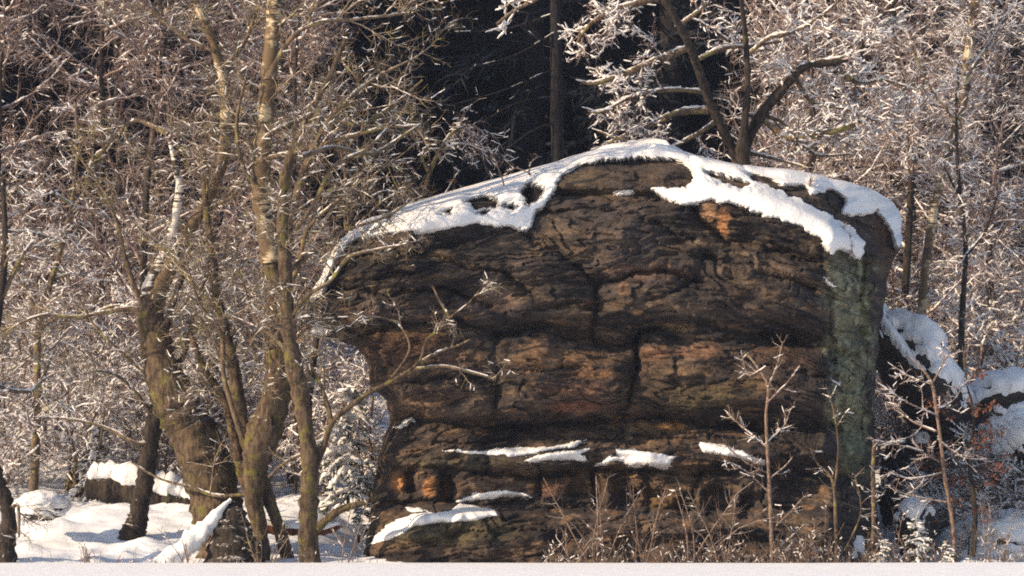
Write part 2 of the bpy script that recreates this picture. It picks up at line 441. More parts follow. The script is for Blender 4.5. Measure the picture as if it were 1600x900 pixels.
HOLES = [(645, 755, 14, 20, .45), (700, 758, 12, 22, .45), (592, 750, 10, 16, .3), (905, 765, 16, 18, .3), (975, 770, 18, 22, .45), (1120, 780, 26, 24, .5), (1070, 790, 14, 20, .35),
         (1240, 780, 40, 30, .5), (1170, 790, 18, 24, .4), (640, 650, 25, 12, .35), (700, 620, 45, 12, .3), (1180, 640, 50, 10, .25), (890, 835, 40, 14, .25), (700, 850, 60, 8, .15),
         (1000, 850, 70, 16, .35), (1150, 850, 60, 18, .35), (1330, 420, 10, 20, .2), (1210, 530, 60, 14, .25), (860, 505, 60, 8, .18), (1060, 520, 14, 10, .15), (740, 590, 25, 10, .2)]
SNOWS = {
 'cap_left': [(470, 470), (480, 420), (505, 380), (535, 345), (560, 330), (600, 312), (680, 285), (760, 260), (830, 245), (880, 232), (920, 220), (1000, 210), (1060, 210), (1085, 235),
              (1082, 268), (1068, 252), (1040, 246), (1000, 245), (950, 249), (905, 257), (880, 270), (865, 298), (838, 333), (824, 359), (790, 354), (740, 350), (700, 357), (655, 361),
              (605, 365), (565, 371), (545, 380), (530, 396), (516, 425), (505, 455), (492, 470)],
 'cap_right': [(1060, 222), (1110, 240), (1160, 250), (1182, 276), (1212, 288), (1247, 308), (1290, 330), (1332, 352), (1357, 380), (1346, 404), (1328, 394), (1312, 386), (1298, 398), (1282, 371),
               (1250, 353), (1205, 338), (1150, 320), (1112, 311), (1072, 321), (1045, 312), (1018, 293), (1045, 291), (1074, 291), (1082, 278), (1076, 258)],
 'cap_edge': [(1150, 240), (1250, 250), (1330, 262), (1390, 285), (1430, 325), (1430, 385), (1408, 408), (1401, 380), (1392, 352), (1374, 328), (1350, 334), (1318, 332), (1324, 308),
              (1300, 293), (1270, 302), (1258, 290), (1225, 288), (1198, 276), (1160, 268)],
 'nub': [(955, 304), (962, 298), (990, 297), (985, 303)],
 'l1': [(680, 703), (750, 703), (790, 698), (860, 697), (916, 687), (892, 699), (850, 706), (800, 712), (760, 712)],
 'l2': [(816, 722), (836, 711), (880, 704), (926, 699), (908, 709), (918, 720), (870, 717)],
 'l3': [(932, 726), (953, 711), (970, 713), (964, 699), (1000, 703), (1058, 712), (1042, 733), (1010, 724), (985, 727), (960, 719)],
 'l4': [(1095, 688), (1140, 696), (1194, 719), (1194, 724), (1150, 714), (1098, 705)],
 'l5': [(575, 853), (598, 822), (640, 803), (700, 798), (720, 787), (770, 795), (780, 804), (740, 812), (690, 816), (650, 820), (620, 836)],
 'l6': [(710, 784), (740, 770), (790, 764), (845, 776), (800, 776), (760, 778), (720, 786)],
 'l7': [(628, 792), (660, 792), (674, 800), (640, 799)],
 'l8': [(1280, 428), (1308, 446), (1300, 448)], 'l9': [(610, 668), (640, 652), (645, 658), (625, 668)], 'l10': [(1298, 592), (1316, 596), (1316, 603)],
 'l11': [(478, 520), (495, 506), (522, 516), (500, 530)],
}
SNOW_HOLES = [[(812, 302), (825, 288), (850, 290), (846, 310), (828, 320)], [(728, 316), (745, 306), (775, 310), (778, 322), (750, 325)],
              [(1103, 267), (1130, 271), (1174, 287), (1165, 294), (1128, 283)], [(690, 332), (706, 329), (700, 337)], [(745, 331), (762, 329), (758, 336)], [(788, 323), (806, 322), (800, 330)], [(598, 335), (612, 330), (606, 342)], [(1172, 268), (1245, 300), (1240, 306), (1180, 282)]]
SPOTS = [  # u, v, du, dv, colour, strength: stains of the stone itself
    (1131, 345, 9, 20, (0.58, 0.28, 0.13), 1), (1108, 332, 13, 17, (0.40, 0.24, 0.14), .9), (1045, 666, 26, 7, (0.50, 0.26, 0.10), 1), (688, 398, 20, 7, (0.38, 0.26, 0.15), .9),
    (622, 752, 15, 16, (0.55, 0.26, 0.10), 1), (671, 760, 11, 16, (0.58, 0.28, 0.11), 1), (697, 768, 6, 14, (0.25, 0.11, 0.05), .8), (930, 752, 50, 20, (0.15, 0.09, 0.045), .8),
    (1040, 780, 34, 18, (0.18, 0.11, 0.05), .9), (860, 760, 30, 14, (0.16, 0.08, 0.045), .7), (870, 562, 80, 16, (0.24, 0.14, 0.075), .85), (840, 545, 40, 8, (0.26, 0.16, 0.09), .8), (930, 585, 50, 8, (0.24, 0.13, 0.07), .8), (1060, 580, 50, 10, (0.20, 0.13, 0.075), .8), (720, 560, 50, 12, (0.17, 0.10, 0.06), .7), (1180, 600, 50, 14, (0.15, 0.10, 0.06), .7), (900, 610, 60, 12, (0.17, 0.09, 0.06), .7),
    (905, 636, 50, 8, (0.22, 0.09, 0.06), .7), (1020, 555, 26, 14, (0.19, 0.10, 0.06), .8), (1090, 550, 34, 10, (0.24, 0.13, 0.08), .8), (1060, 510, 26, 5, (0.34, 0.24, 0.14), .9),
    (1010, 425, 60, 12, (0.18, 0.11, 0.08), .8), (900, 482, 20, 6, (0.32, 0.22, 0.13), .9), (975, 452, 10, 10, (0.26, 0.15, 0.09), .8), (640, 540, 90, 28, (0.13, 0.075, 0.05), .8),
    (620, 520, 60, 8, (0.20, 0.12, 0.07), .8), (780, 470, 26, 16, (0.15, 0.10, 0.08), .8), (910, 280, 40, 14, (0.20, 0.14, 0.08), .7), (1010, 275, 50, 16, (0.10, 0.07, 0.05), .7),
    (1020, 600, 60, 40, (0.11, 0.075, 0.05), .6), (1220, 560, 60, 30, (0.08, 0.05, 0.04), .6), (1100, 620, 80, 20, (0.13, 0.10, 0.055), .7), (1000, 665, 20, 8, (0.18, 0.12, 0.05), .6),
    (1324, 570, 20, 140, (0.26, 0.26, 0.16), .5), (1308, 450, 20, 55, (0.28, 0.26, 0.17), .8), (1340, 640, 14, 60, (0.26, 0.28, 0.17), .8), (1350, 480, 10, 80, (0.14, 0.16, 0.05), .6), (1385, 380, 22, 60, (0.10, 0.055, 0.03), .8),
    (700, 830, 100, 24, (0.12, 0.105, 0.055), .6), (730, 720, 120, 14, (0.10, 0.085, 0.055), .6), (890, 700, 200, 12, (0.08, 0.06, 0.045), .5), (1340, 690, 20, 60, (0.16, 0.18, 0.11), .7)]
# name seeds of blocks the joints divide (outline in photograph pixels)
BLOCKS = [
    [(858, 302), (870, 230), (1095, 230), (1082, 302)],
    [(470, 515), (470, 330), (600, 300), (858, 240), (858, 302), (818, 362), (868, 396), (905, 418), (933, 442), (936, 475), (928, 520), (850, 512), (775, 520), (710, 495), (640, 508), (560, 520)],
    [(858, 302), (1082, 302), (1082, 322), (1092, 345), (1135, 372), (1180, 384), (1285, 410), (1300, 545), (1180, 520), (1085, 506), (1012, 512), (985, 540), (928, 525), (936, 475), (933, 442), (905, 418), (868, 396), (818, 362)],
    [(1082, 230), (1420, 230), (1440, 402), (1285, 395), (1285, 410), (1180, 384), (1135, 372), (1092, 345), (1082, 322)],
    [(540, 515), (640, 508), (710, 495), (775, 520), (773, 560), (778, 600), (770, 665), (700, 655), (595, 662)],
    [(775, 520), (850, 512), (930, 537), (985, 540), (1000, 512), (995, 540), (992, 575), (986, 612), (976, 650), (900, 662), (800, 668), (770, 665), (778, 600), (773, 560)],
    [(1000, 512), (1085, 506), (1180, 520), (1300, 545), (1310, 600), (1312, 668), (1200, 672), (1100, 662), (976, 650), (986, 612), (992, 575)],
    [(590, 661), (700, 655), (800, 668), (900, 662), (980, 650), (1100, 662), (1200, 672), (1312, 668), (1316, 742), (1200, 735), (1060, 738), (930, 730), (820, 745), (700, 730), (580, 735)],
    [(570, 735), (700, 730), (820, 745), (930, 730), (928, 795), (860, 790), (720, 782), (570, 785)],
    [(930, 730), (1060, 738), (1200, 735), (1316, 742), (1320, 800), (1150, 790), (1000, 800), (928, 795)],
    [(560, 785), (720, 782), (860, 790), (1000, 800), (1000, 900), (560, 900)],
    [(1000, 800), (1150, 790), (1320, 800), (1325, 900), (1000, 900)],
    [(1285, 395), (1440, 402), (1440, 900), (1325, 900), (1320, 800), (1312, 700), (1310, 600), (1300, 520), (1292, 450)],
]

def inside(poly, u, v):
    res = np.zeros(u.shape, bool); n = len(poly)
    for i in range(n):
        x1, y1 = poly[i]; x2, y2 = poly[(i + 1) % n]
        if y1 == y2: continue
        c = ((y1 > v) != (y2 > v)) & (u < (x2 - x1) * (v - y1) / (y2 - y1) + x1)
        res ^= c
    return res

def seg_dist(poly, u, v, closed=False):
    d = np.full(u.shape, 1e9); n = len(poly)
    for i in range(n if closed else n - 1):
        x1, y1 = poly[i]; x2, y2 = poly[(i + 1) % n]
        dx, dy = x2 - x1, y2 - y1; L2 = dx * dx + dy * dy + 1e-9
        t = np.clip(((u - x1) * dx + (v - y1) * dy) / L2, 0, 1)
        d = np.minimum(d, np.hypot(u - x1 - t * dx, v - y1 - t * dy))
    return d

def soft(a, rmin, rb):
    # least value nearby, then a box blur done twice
    for ax in (0, 1):
        m = a.copy()
        for q in range(1, rmin + 1):
            for sg in (-q, q):
                sh = np.roll(a, sg, ax)
                if ax == 0:
                    if sg > 0: sh[:sg] = a[:sg]
                    else: sh[sg:] = a[sg:]
                else:
                    if sg > 0: sh[:, :sg] = a[:, :sg]
                    else: sh[:, sg:] = a[:, sg:]
                m = np.minimum(m, sh)
        a = m
    for _ in range(2):
        for ax in (0, 1):
            pad = [(0, 0), (0, 0)]; pad[ax] = (rb + 1, rb)
            c = np.cumsum(np.pad(a, pad, mode='edge'), axis=ax); n = 2 * rb + 1
            a = (np.take(c, range(n, c.shape[ax]), ax) - np.take(c, range(0, c.shape[ax] - n), ax)) / n
    return a

def build_rock():
    NR, NF, NB = 450, 590, 44
    # photograph rows are taken at the plane of the rock face
    q = np.linspace(0, 1, NR); V = 890 - (890 - 227) * q
    V = np.concatenate([V[:-12], np.linspace(V[-12], 226.2, 12)])
    a = np.linspace(0, 1, NF); s = 0.5 - 0.5 * np.cos(np.pi * a); s = 0.35 * s + 0.65 * a
    v = np.repeat(V[:, None], NF, 1)
    ro = 5 * fbm(V * 0.035, V * 0, 0.0, 77, 4) * smooth(240, 300, V)
    xl = lerp_poly(LEFT, V) + ro; xr = lerp_poly(RIGHT, V) + ro[::-1]
    u = xl[:, None] + (xr - xl)[:, None] * s[None]
    x = (u - 800) / 100.0; z = CAM_Z + (HORIZON - v) / 100.0
    # large form
    warp = 14 * fbm(x * 0.8, z * 0.8, 0.0, 3, 3)
    y = lerp_poly(PROFILE, v + warp + 0.012 * (u - 900))
    dl = (u - xl[:, None]) / 100.0
    RL = 1.3; y = y + 1.5 * (1 - np.sqrt(np.maximum(1 - np.clip(1 - dl / RL, 0, 1) ** 2.2, 0)))
    y = y + 0.12 * np.clip(5.5 - dl, 0, 6) * 0.35                       # the face turns slightly to the left
    xc = 1288 + 10 * fbm(z * 1.2, z * 0, 0.0, 8, 3)
    over = np.clip((u - xc) / 100.0, 0, 3)
    y = y + 1.9 * (np.sqrt(over ** 2 + 0.01) - 0.1)
    dr = (xr[:, None] - u) / 100.0
    y = y + 0.6 * (1 - np.sqrt(np.maximum(1 - np.clip(1 - dr / 0.35, 0, 1) ** 2, 0)))
    e = lerp_poly(EDGE, u) + 4 * fbm(x * 3, z * 0, 0.0, 9, 3)
    rec = np.clip((e - v) / 100.0, 0, 5)
    kk = np.interp(u, [480, 540, 800, 870, 1100, 1420], [0.9, 1.5, 1.7, 1.0, 1.3, 1.3])
    y = y + kk * rec
    capf = smooth(-6, 10, np.where(inside(BLOCKS[0], u, v), seg_dist(BLOCKS[0], u, v, True), -8)) * smooth(255, 262, v)
    y = y - 0.18 * capf
    big = y.copy()
    # bulges, strata, joints
    zd = z + 0.035 * (x - 1.2) ** 2 + 0.16 * fbm(x * 0.55, z * 0.5, 0.0, 41, 3)
    det = 0.28 * fbm(x * 0.8, z * 1.5, 0.0, 51, 3)
    bulg = np.abs(fbm(x * 0.9 + 3, zd * 2.1, 0.0, 61, 2)); det = det - 0.20 * (0.35 - bulg)
    for f, amp, sd in ((2.6, 0.040, 101), (6.3, 0.026, 102), (14.0, 0.015, 103), (27.0, 0.007, 104)):
        t = zd * f + 0.9 * fbm(x * f * 0.22, zd * f * 0.3, 0.0, sd, 3); fr = t - np.floor(t)
        layer = hashu(np.floor(t).astype(np.int64) + 900, np.floor(x * f * 0.16 + 50 + np.floor(t) * .37).astype(np.int64), np.zeros(t.shape, np.int64), sd)
        g = 1 - np.abs(2 * fr - 1) ** 5
        pres = smooth(-0.35, 0.25, fbm(x * 0.7, z * 0.9, 0.0, sd + 50, 3))
        det = det - amp * (g - 0.6) * (0.3 + 0.9 * pres) - 0.3 * amp * fr * pres
    ax = x + 0.25 * fbm(x * 1.1, z * 1.1, 0.0, 401, 3); az = zd + 0.10 * fbm(x * 1.6, z * 2.2, 0.0, 403, 3) + 0.12 * np.sin(x * 1.3 + 1.0) * smooth(440, 400, v)
    rg = fbm(ax * 1.1, az * 4.6, 0.0, 405, 4, 0.5); det = det - 0.10 * (1 - 2.2 * np.abs(rg)) * (0.35 + 0.65 * smooth(-0.4, 0.4, fbm(x * 0.9, z * 1.2, 0.0, 409, 3)))
    tr = 3.4 * fbm(ax * 0.8, az * 2.6, 0.0, 407, 3, 0.5); fr = tr - np.floor(tr); det = det - 0.085 * fr ** 0.8
    det = det + 0.020 * fbm(x * 5, z * 10, 0.0, 71, 4, 0.55)
    det = det + 0.03 * np.abs(fbm(x * 9, z * 16, 0.0, 73, 3))
    crk = 0.45 + 0.55 * smooth(-0.35, 0.35, fbm(x * 1.6, z * 1.6, 0.0, 89, 3))
    for poly, dep, wd in CRACKS:
        pu = u + 11 * fbm(x * 3, z * 3, 0.0, 81, 5, .6); pv = v + 11 * fbm(x * 3, z * 3, 0.0, 83, 5, .6)
        d = seg_dist(poly, pu, pv) / 100.0
        det = det + crk * dep * np.exp(-(d / (wd * (0.5 + 0.7 * crk))) ** 2) + dep * 0.4 * np.exp(-(d / (wd * 3.2)) ** 2)
    wu_ = u + 9 * fbm(x * 2.5, z * 2.5, 0.0, 95, 4, .6); wv_ = v + 9 * fbm(x * 2.5, z * 2.5, 0.0, 97, 4, .6)
    for bi, poly in enumerate(BLOCKS):                           # each block swells out between its joints
        m_ = inside(poly, wu_, wv_); dd = seg_dist(poly, wu_, wv_, True) / 100.0
        amp = (0.10, 0.10, 0.12, 0.12, 0.16, 0.20, 0.18, 0.12, 0.12, 0.16, 0.10, 0.12, 0.04)[bi]
        det = det - m_ * amp * (smooth(0, 0.10, dd) * 0.3 + smooth(0, 0.5, dd) * 1.0)
    for hu, hv, du, dv, dep in HOLES:
        rr = ((u + 8 * fbm(x * 4, z * 4, 0.0, 85, 3) - hu) / du) ** 2 + ((v + 6 * fbm(x * 4, z * 4, 0.0, 87, 3) - hv) / dv) ** 2
        det = det + dep * np.exp(-rr ** 1.6)
    fade = smooth(0, 0.10, np.minimum(dl, dr + 0.02)) * (0.25 + 0.75 * smooth(228, 250, v))
    y = big + det * (0.35 + 0.65 * fade)
    flow = 0.09 * fbm(x * 1.0, z * 1.6, 0.0, 51, 2)
    ysn = big + flow                                            # what snow lies on, without the fine relief
    # keep the outline where the eye sees it: stand the mesh in true perspective about the face plane
    def place(yy):
        k = (yy - CAM_Y) / 60.0
        return np.stack([x * (1 + (k - 1) * 0.9), yy, CAM_Z + (z - CAM_Z) * (1 + (k - 1) * 0.9)], -1)
    front = place(y)
    tb = np.linspace(0, 1, NB + 2)[1:-1][None]
    Rp, Lp = front[:, -1], front[:, 0]
    B = 2.9 * (smooth(226, 420, V) ** 0.6)[:, None]
    bx = Rp[:, None, 0] + (Lp - Rp)[:, None, 0] * (tb - 0.04 * np.sin(2 * np.pi * tb))
    by = Rp[:, None, 1] * (1 - tb) + Lp[:, None, 1] * tb + np.sin(np.pi * tb) ** 0.7 * B + 0.25 * fbm(bx * 1.1, np.repeat(V[:, None], NB, 1) * 0.02, 0.0, 91, 3) * np.sin(np.pi * tb)
    bz = Rp[:, None, 2] * (1 - tb) + Lp[:, None, 2] * tb
    back = np.stack([bx, by, bz], -1)
    allv = np.concatenate([front, back], 1); NC = NF + NB
    base = np.array([1.2, 0.6, -0.15])
    # stone colours
    c1 = np.array([0.032, 0.027, 0.027]); c2 = np.array([0.072, 0.056, 0.050]); c3 = np.array([0.15, 0.105, 0.072])
    n1 = smooth(-0.45, 0.5, fbm(x * 1.3, zd * 4.5, 0.0, 201, 5, .6))[..., None]; n2 = smooth(0.05, 0.5, fbm(x * 1.1 + 9, zd * 5, 0.0, 205, 5, .6))[..., None]
    lum = np.exp(0.75 * fbm(x * 0.7, zd * 1.6, 0.0, 221, 4, .6))[..., None]; col = (c1 * (1 - n1) + c2 * n1) * lum; col = col * (1 - n2 * .8) + c3 * n2 * .8
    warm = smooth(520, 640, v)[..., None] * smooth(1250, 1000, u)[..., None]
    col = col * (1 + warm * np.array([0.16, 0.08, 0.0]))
    fl = smooth(0.30, 0.46, fbm(x * 3.2, zd * 15, 0.0, 207, 4, .6)) * smooth(-0.2, 0.3, fbm(x * .8, z * .8, 0.0, 208, 2)); col = col * (1 - fl[..., None] * .7) + np.array([0.23, 0.165, 0.105]) * fl[..., None] * .7
    fl = smooth(0.34, 0.50, fbm(x * 2.6 + 7, zd * 9, 0.0, 209, 4, .6)) * smooth(430, 520, v); col = col * (1 - fl[..., None] * .7) + np.array([0.24, 0.14, 0.075]) * fl[..., None] * .7
    for su, sv, du, dv, cc, st in SPOTS:
        rr = ((u - su + 9 * fbm(x * 5, z * 5, 0.0, 211, 4, .6)) / du) ** 2 + ((v - sv + 7 * fbm(x * 5, z * 9, 0.0, 213, 4, .6)) / dv) ** 2
        k = (np.exp(-rr ** 2) * st)[..., None]
        brk = (1.0 + 0.75 * fbm(x * 6, z * 11, 0.0, 215, 5, .75))[..., None]
        col = col * (1 - k) + np.array(cc) * brk * k
    pm = smooth(1280, 1304, u + 14 * fbm(x * 4, z * 3, 0.0, 231, 4, .6)) * smooth(1392, 1350, u) * smooth(392, 430, v) * smooth(790, 640, v)
    pn = smooth(-0.12, 0.18, fbm(x * 5, z * 2.6, 0.0, 233, 5, .7)); k = (pm * pn)[..., None]
    col = col * (1 - k) + np.array([0.34, 0.33, 0.21]) * (0.75 + 0.5 * fbm(x * 11, z * 11, 0.0, 235, 3))[..., None] * k
    colb = np.broadcast_to(c1 * 1.3, (NR, NB, 3))
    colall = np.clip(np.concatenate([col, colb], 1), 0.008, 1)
    # face -> block
    i, j = np.meshgrid(np.arange(NR - 1), np.arange(NC), indexing='ij')
    a0 = i * NC + j; a1 = i * NC + (j + 1) % NC
    F = np.stack([a0, a1, a1 + NC, a0 + NC], -1)
    fu = u[:-1, :-1]; fv = v[:-1, :-1]
    lab = np.full((NR - 1, NC), len(BLOCKS))
    wu = fu + 5 * fbm(x[:-1, :-1] * 3, z[:-1, :-1] * 3, 0.0, 81, 3); wv = fv + 5 * fbm(x[:-1, :-1] * 3, z[:-1, :-1] * 3, 0.0, 83, 3)
    L = np.full(fu.shape, -1)
    for k, poly in enumerate(BLOCKS): L[(L < 0) & inside(poly, wu, wv)] = k
    L[L < 0] = len(BLOCKS)
    lab[:, :NF - 1] = L
    root = thing('rock_outcrop', base, 'huge dark layered sandstone rock capped with snow in the middle of the clearing', 'rock')
    flat = allv.reshape(-1, 3); cf = colall.reshape(-1, 3)
    for k in range(len(BLOCKS) + 1):
        fs = F[lab == k]
        if len(fs) == 0: continue
        ids, inv = np.unique(fs.ravel(), return_inverse=True)
        me = mesh_from(flat[ids] - base, inv.reshape(-1, 4), True, [ROCK], None, 'rock_block')
        at = me.color_attributes.new('stone', 'FLOAT_COLOR', 'POINT')
        at.data.foreach_set('color', np.concatenate([cf[ids], np.ones((len(ids), 1))], 1).astype(np.float32).ravel())
        o = link('rock_block' if k < len(BLOCKS) else 'rock_back', me, root)
        if k == 12: o['label'] = 'shaded right side with pale green lichen'
        if k == 0: o['label'] = 'topmost block under the snow crest'
    # snow lying on it
    vv = v.copy(); wob = 5.5 * fbm(x * 6, z * 9, 0.0, 301, 5, .65)
    for name, poly in SNOWS.items():
        cap = name.startswith('cap')
        vals = [p[0] for p in poly]; vs = [p[1] for p in poly]
        cm = (s * 0 + 1).astype(bool)
        box = (u > min(vals) - 12) & (u < max(vals) + 12) & (v > min(vs) - 12) & (v < max(vs) + 12)
        if name == 'cap_edge' : box |= False
        rows = np.where(box.any(1))[0]; cols = np.where(box.any(0))[0]
        r0, r1, q0, q1 = rows[0], rows[-1] + 1, cols[0], cols[-1] + 1
        uu = u[r0:r1, q0:q1] + wob[r0:r1, q0:q1] * (1 if cap else 1.6); vw = v[r0:r1, q0:q1] + wob[::-1][r0:r1, q0:q1] * (0.9 if cap else 0.7)
        d = seg_dist(poly, uu, vw, True); ins = inside(poly, uu, vw); sd = np.where(ins, d, -d)
        if cap:
            hu = uu + 9 * fbm(x * 9, z * 9, 0.0, 305, 4, .65)[r0:r1, q0:q1]; hv = vw + 6 * fbm(x * 9, z * 9, 0.0, 307, 4, .65)[r0:r1, q0:q1]
            for h in SNOW_HOLES:
                dh = seg_dist(h, hu, hv, True); sd = np.minimum(sd, np.where(inside(h, hu, hv), -dh, dh))
        sd = sd / 100.0
        ds = seg_dist(poly, u[r0:r1, q0:q1], v[r0:r1, q0:q1], True); ds = np.where(inside(poly, u[r0:r1, q0:q1], v[r0:r1, q0:q1]), ds, -ds) / 100.0
        ds = np.minimum(ds, sd + 0.06)
        th = (0.02 + 0.13 * smooth(-0.05, 0.26, ds)) if cap else (0.012 + 0.05 * smooth(-0.01, 0.06, sd))
        yy = (ysn if cap else y * 0.6 + ysn * 0.4)[r0:r1, q0:q1]
        th = th + 0.02 * fbm(x[r0:r1, q0:q1] * 3, z[r0:r1, q0:q1] * 3, 0.0, 331, 3)
        yr = y[r0:r1, q0:q1]
        yy = (soft(yr, 7, 7) if cap else soft(yr, 1, 2)) - th * 0.8
        xx, zz = x[r0:r1, q0:q1], z[r0:r1, q0:q1]
        k = 1 + ((yy - CAM_Y) / 60.0 - 1) * 0.9
        up = 0.35 if cap else 0.15
        pts = np.stack([xx * k, yy, CAM_Z + (zz - CAM_Z) * k + up * th * smooth(0, 0.16, ds)], -1)
        rim = np.stack([xx * k, yr + 0.03, CAM_Z + (zz - CAM_Z) * k - 0.01], -1)
        w_ = smooth(-0.015, 0.02, sd)[..., None]
        pts = rim * (1 - w_) + pts * w_
        keep = sd > -0.03
        nr, nc = keep.shape
        fk = keep[:-1, :-1] & keep[1:, :-1] & keep[:-1, 1:] & keep[1:, 1:]
        ii, jj = np.where(fk)
        if len(ii) == 0: continue
        a = ii * nc + jj; fs = np.stack([a, a + 1, a + nc + 1, a + nc], -1)
        pv = pts.reshape(-1, 3)
        ids, inv = np.unique(fs.ravel(), return_inverse=True)
        o = link('snow_cap' if cap else 'snow_patch', mesh_from(pv[ids] - base, inv.reshape(-1, 4), True, [SNOW], None, 'snow'), root)
    # snow blanket over the rear of the top, meeting the visible caps
    i0 = int(np.argmax(V < 405)); sub = allv[i0:, :, :].copy()
    nb = np.arange(NF - 1, NC); nb = np.concatenate([nb, [0]])
    bs = sub[:, nb].copy(); jj_ = np.arange(bs.shape[1]); ramp = smooth(0, 9, jj_) * smooth(0, 9, jj_[::-1])
    bs[..., 1] += 0.05; bs[..., 2] += -0.02 + 0.16 * smooth(0, 12, np.arange(len(bs)))[:, None] * ramp[None]
    nr, nc = bs.shape[:2]; ii, jj = np.meshgrid(np.arange(nr - 1), np.arange(nc - 1), indexing='ij')
    a = (ii * nc + jj).ravel(); fs = np.stack([a, a + 1, a + nc + 1, a + nc], -1)
    o = link('snow_cap', mesh_from(bs.reshape(-1, 3) - base, fs, True, [SNOW], None, 'snow'), root)
    return root
ROCK_T = build_rock()

# ------------------------------------------------------------------ boulders with snow pillows
def boulder(u, v_top, v_bot, width, y, label, seed=1, depth=None, thr=0.35, thick=0.16, lean=0.0, snow=True):
    k = M(y); wd = width * k / 2; h = (v_bot - v_top) * k / 2; dp = depth or wd * 0.9
    c = P(u, (v_top + v_bot) / 2, y)
    nu, nv = 90, 60
    th = np.linspace(0, 2 * np.pi, nu, endpoint=False)[None]; ph = np.linspace(-np.pi / 2, np.pi / 2, nv)[:, None]
    sx = np.cos(ph) ** 0.7 if False else np.sign(np.cos(ph)) * np.abs(np.cos(ph)) ** 0.75
    X = sx * np.cos(th); Y = sx * np.sin(th); Z = np.sin(ph) + 0 * th
    r = 1 + 0.28 * fbm(X * 1.5 + seed, Y * 1.5, Z * 1.5, seed, 3) + 0.10 * fbm(X * 4, Y * 4 + seed, Z * 7, seed + 5, 4)
    pts = np.stack([X * r * wd + lean * Z * h, Y * r * dp, Z * r * h], -1)
    i, j = np.meshgrid(np.arange(nv - 1), np.arange(nu), indexing='ij'); a0 = i * nu + j; a1 = i * nu + (j + 1) % nu
    F = np.stack([a0, a1, a1 + nu, a0 + nu], -1).reshape(-1, 4)
    base = np.array([c[0], y, c[2] - h])
    root = thing('boulder', base, label, 'boulder')
    off = np.array([0, 0, h])
    link('stone', mesh_from(pts.reshape(-1, 3) + off, F, True, [ROCK2]), root)
    if snow:
        r2 = 1 + 0.28 * fbm(X * 1.5 + seed, Y * 1.5, Z * 1.5, seed, 3)
        sm = np.stack([X * r2 * wd + lean * Z * h, Y * r2 * dp, Z * r2 * h], -1)
        du = np.roll(sm, -1, 1) - np.roll(sm, 1, 1); dv = np.gradient(sm, axis=0)
        n = norm(np.cross(du, dv))
        n[-1] = (0, 0, 1)
        s_ = n[..., 2] + 0.22 * fbm(X * 2, Y * 2, Z * 2, seed + 9, 2)
        kx = smooth(thr, thr + 0.3, s_)[..., None]
        sp = (pts * 0.7 + sm * 0.3) + (n * 0.6 + np.array([0, 0, 0.4])) * (thick * kx + 0.015 - 0.13 * (1 - kx))
        keep = (s_ > thr - 0.35)
        fk = keep.reshape(-1)[F].all(1)
        fs = F[fk]; ids, inv = np.unique(fs.ravel(), return_inverse=True)
        link('snow_cap', mesh_from(sp.reshape(-1, 3)[ids] + off, inv.reshape(-1, 4), True, [SNOW]), root)
    return root

boulder(1440, 490, 700, 125, 4.0, 'tall boulder under a smooth grey snow slope just right of the big rock', 3, 1.2, 0.1, 0.12, lean=-0.5)
boulder(1565, 590, 730, 150, 4.4, 'dark boulder with a broad snow shelf at the right edge, above the hollow', 8, 1.2, 0.25, 0.12)
boulder(1598, 648, 740, 110, 3.6, 'boulder with a fat round snow pillow over the dark hollow at the right edge', 12, 0.8, -0.35, 0.22)
boulder(1560, 812, 900, 170, 2.3, 'low boulder wholly buried in blue-grey snow at the lower right', 15, 0.8, -0.6, 0.15)
boulder(1300, 782, 890, 85, 0.35, 'leaning slab of rock veiled with snow at the foot of the big rock', 22, 0.5, -0.45, 0.08, lean=-0.3)
boulder(1430, 786, 880, 56, 1.0, 'small boulder with thin snow crust between the saplings right of the rock', 27, 0.5, 0.2, 0.08)
boulder(1480, 660, 880, 230, 4.0, 'dark unlit boulder mass behind the young saplings on the right', 31, 1.0, 0.75, 0.08)
boulder(66, 776, 812, 76, 1.2, 'small round snow-buried stone on the bank at the left', 41, 0.4, -0.8, 0.08)

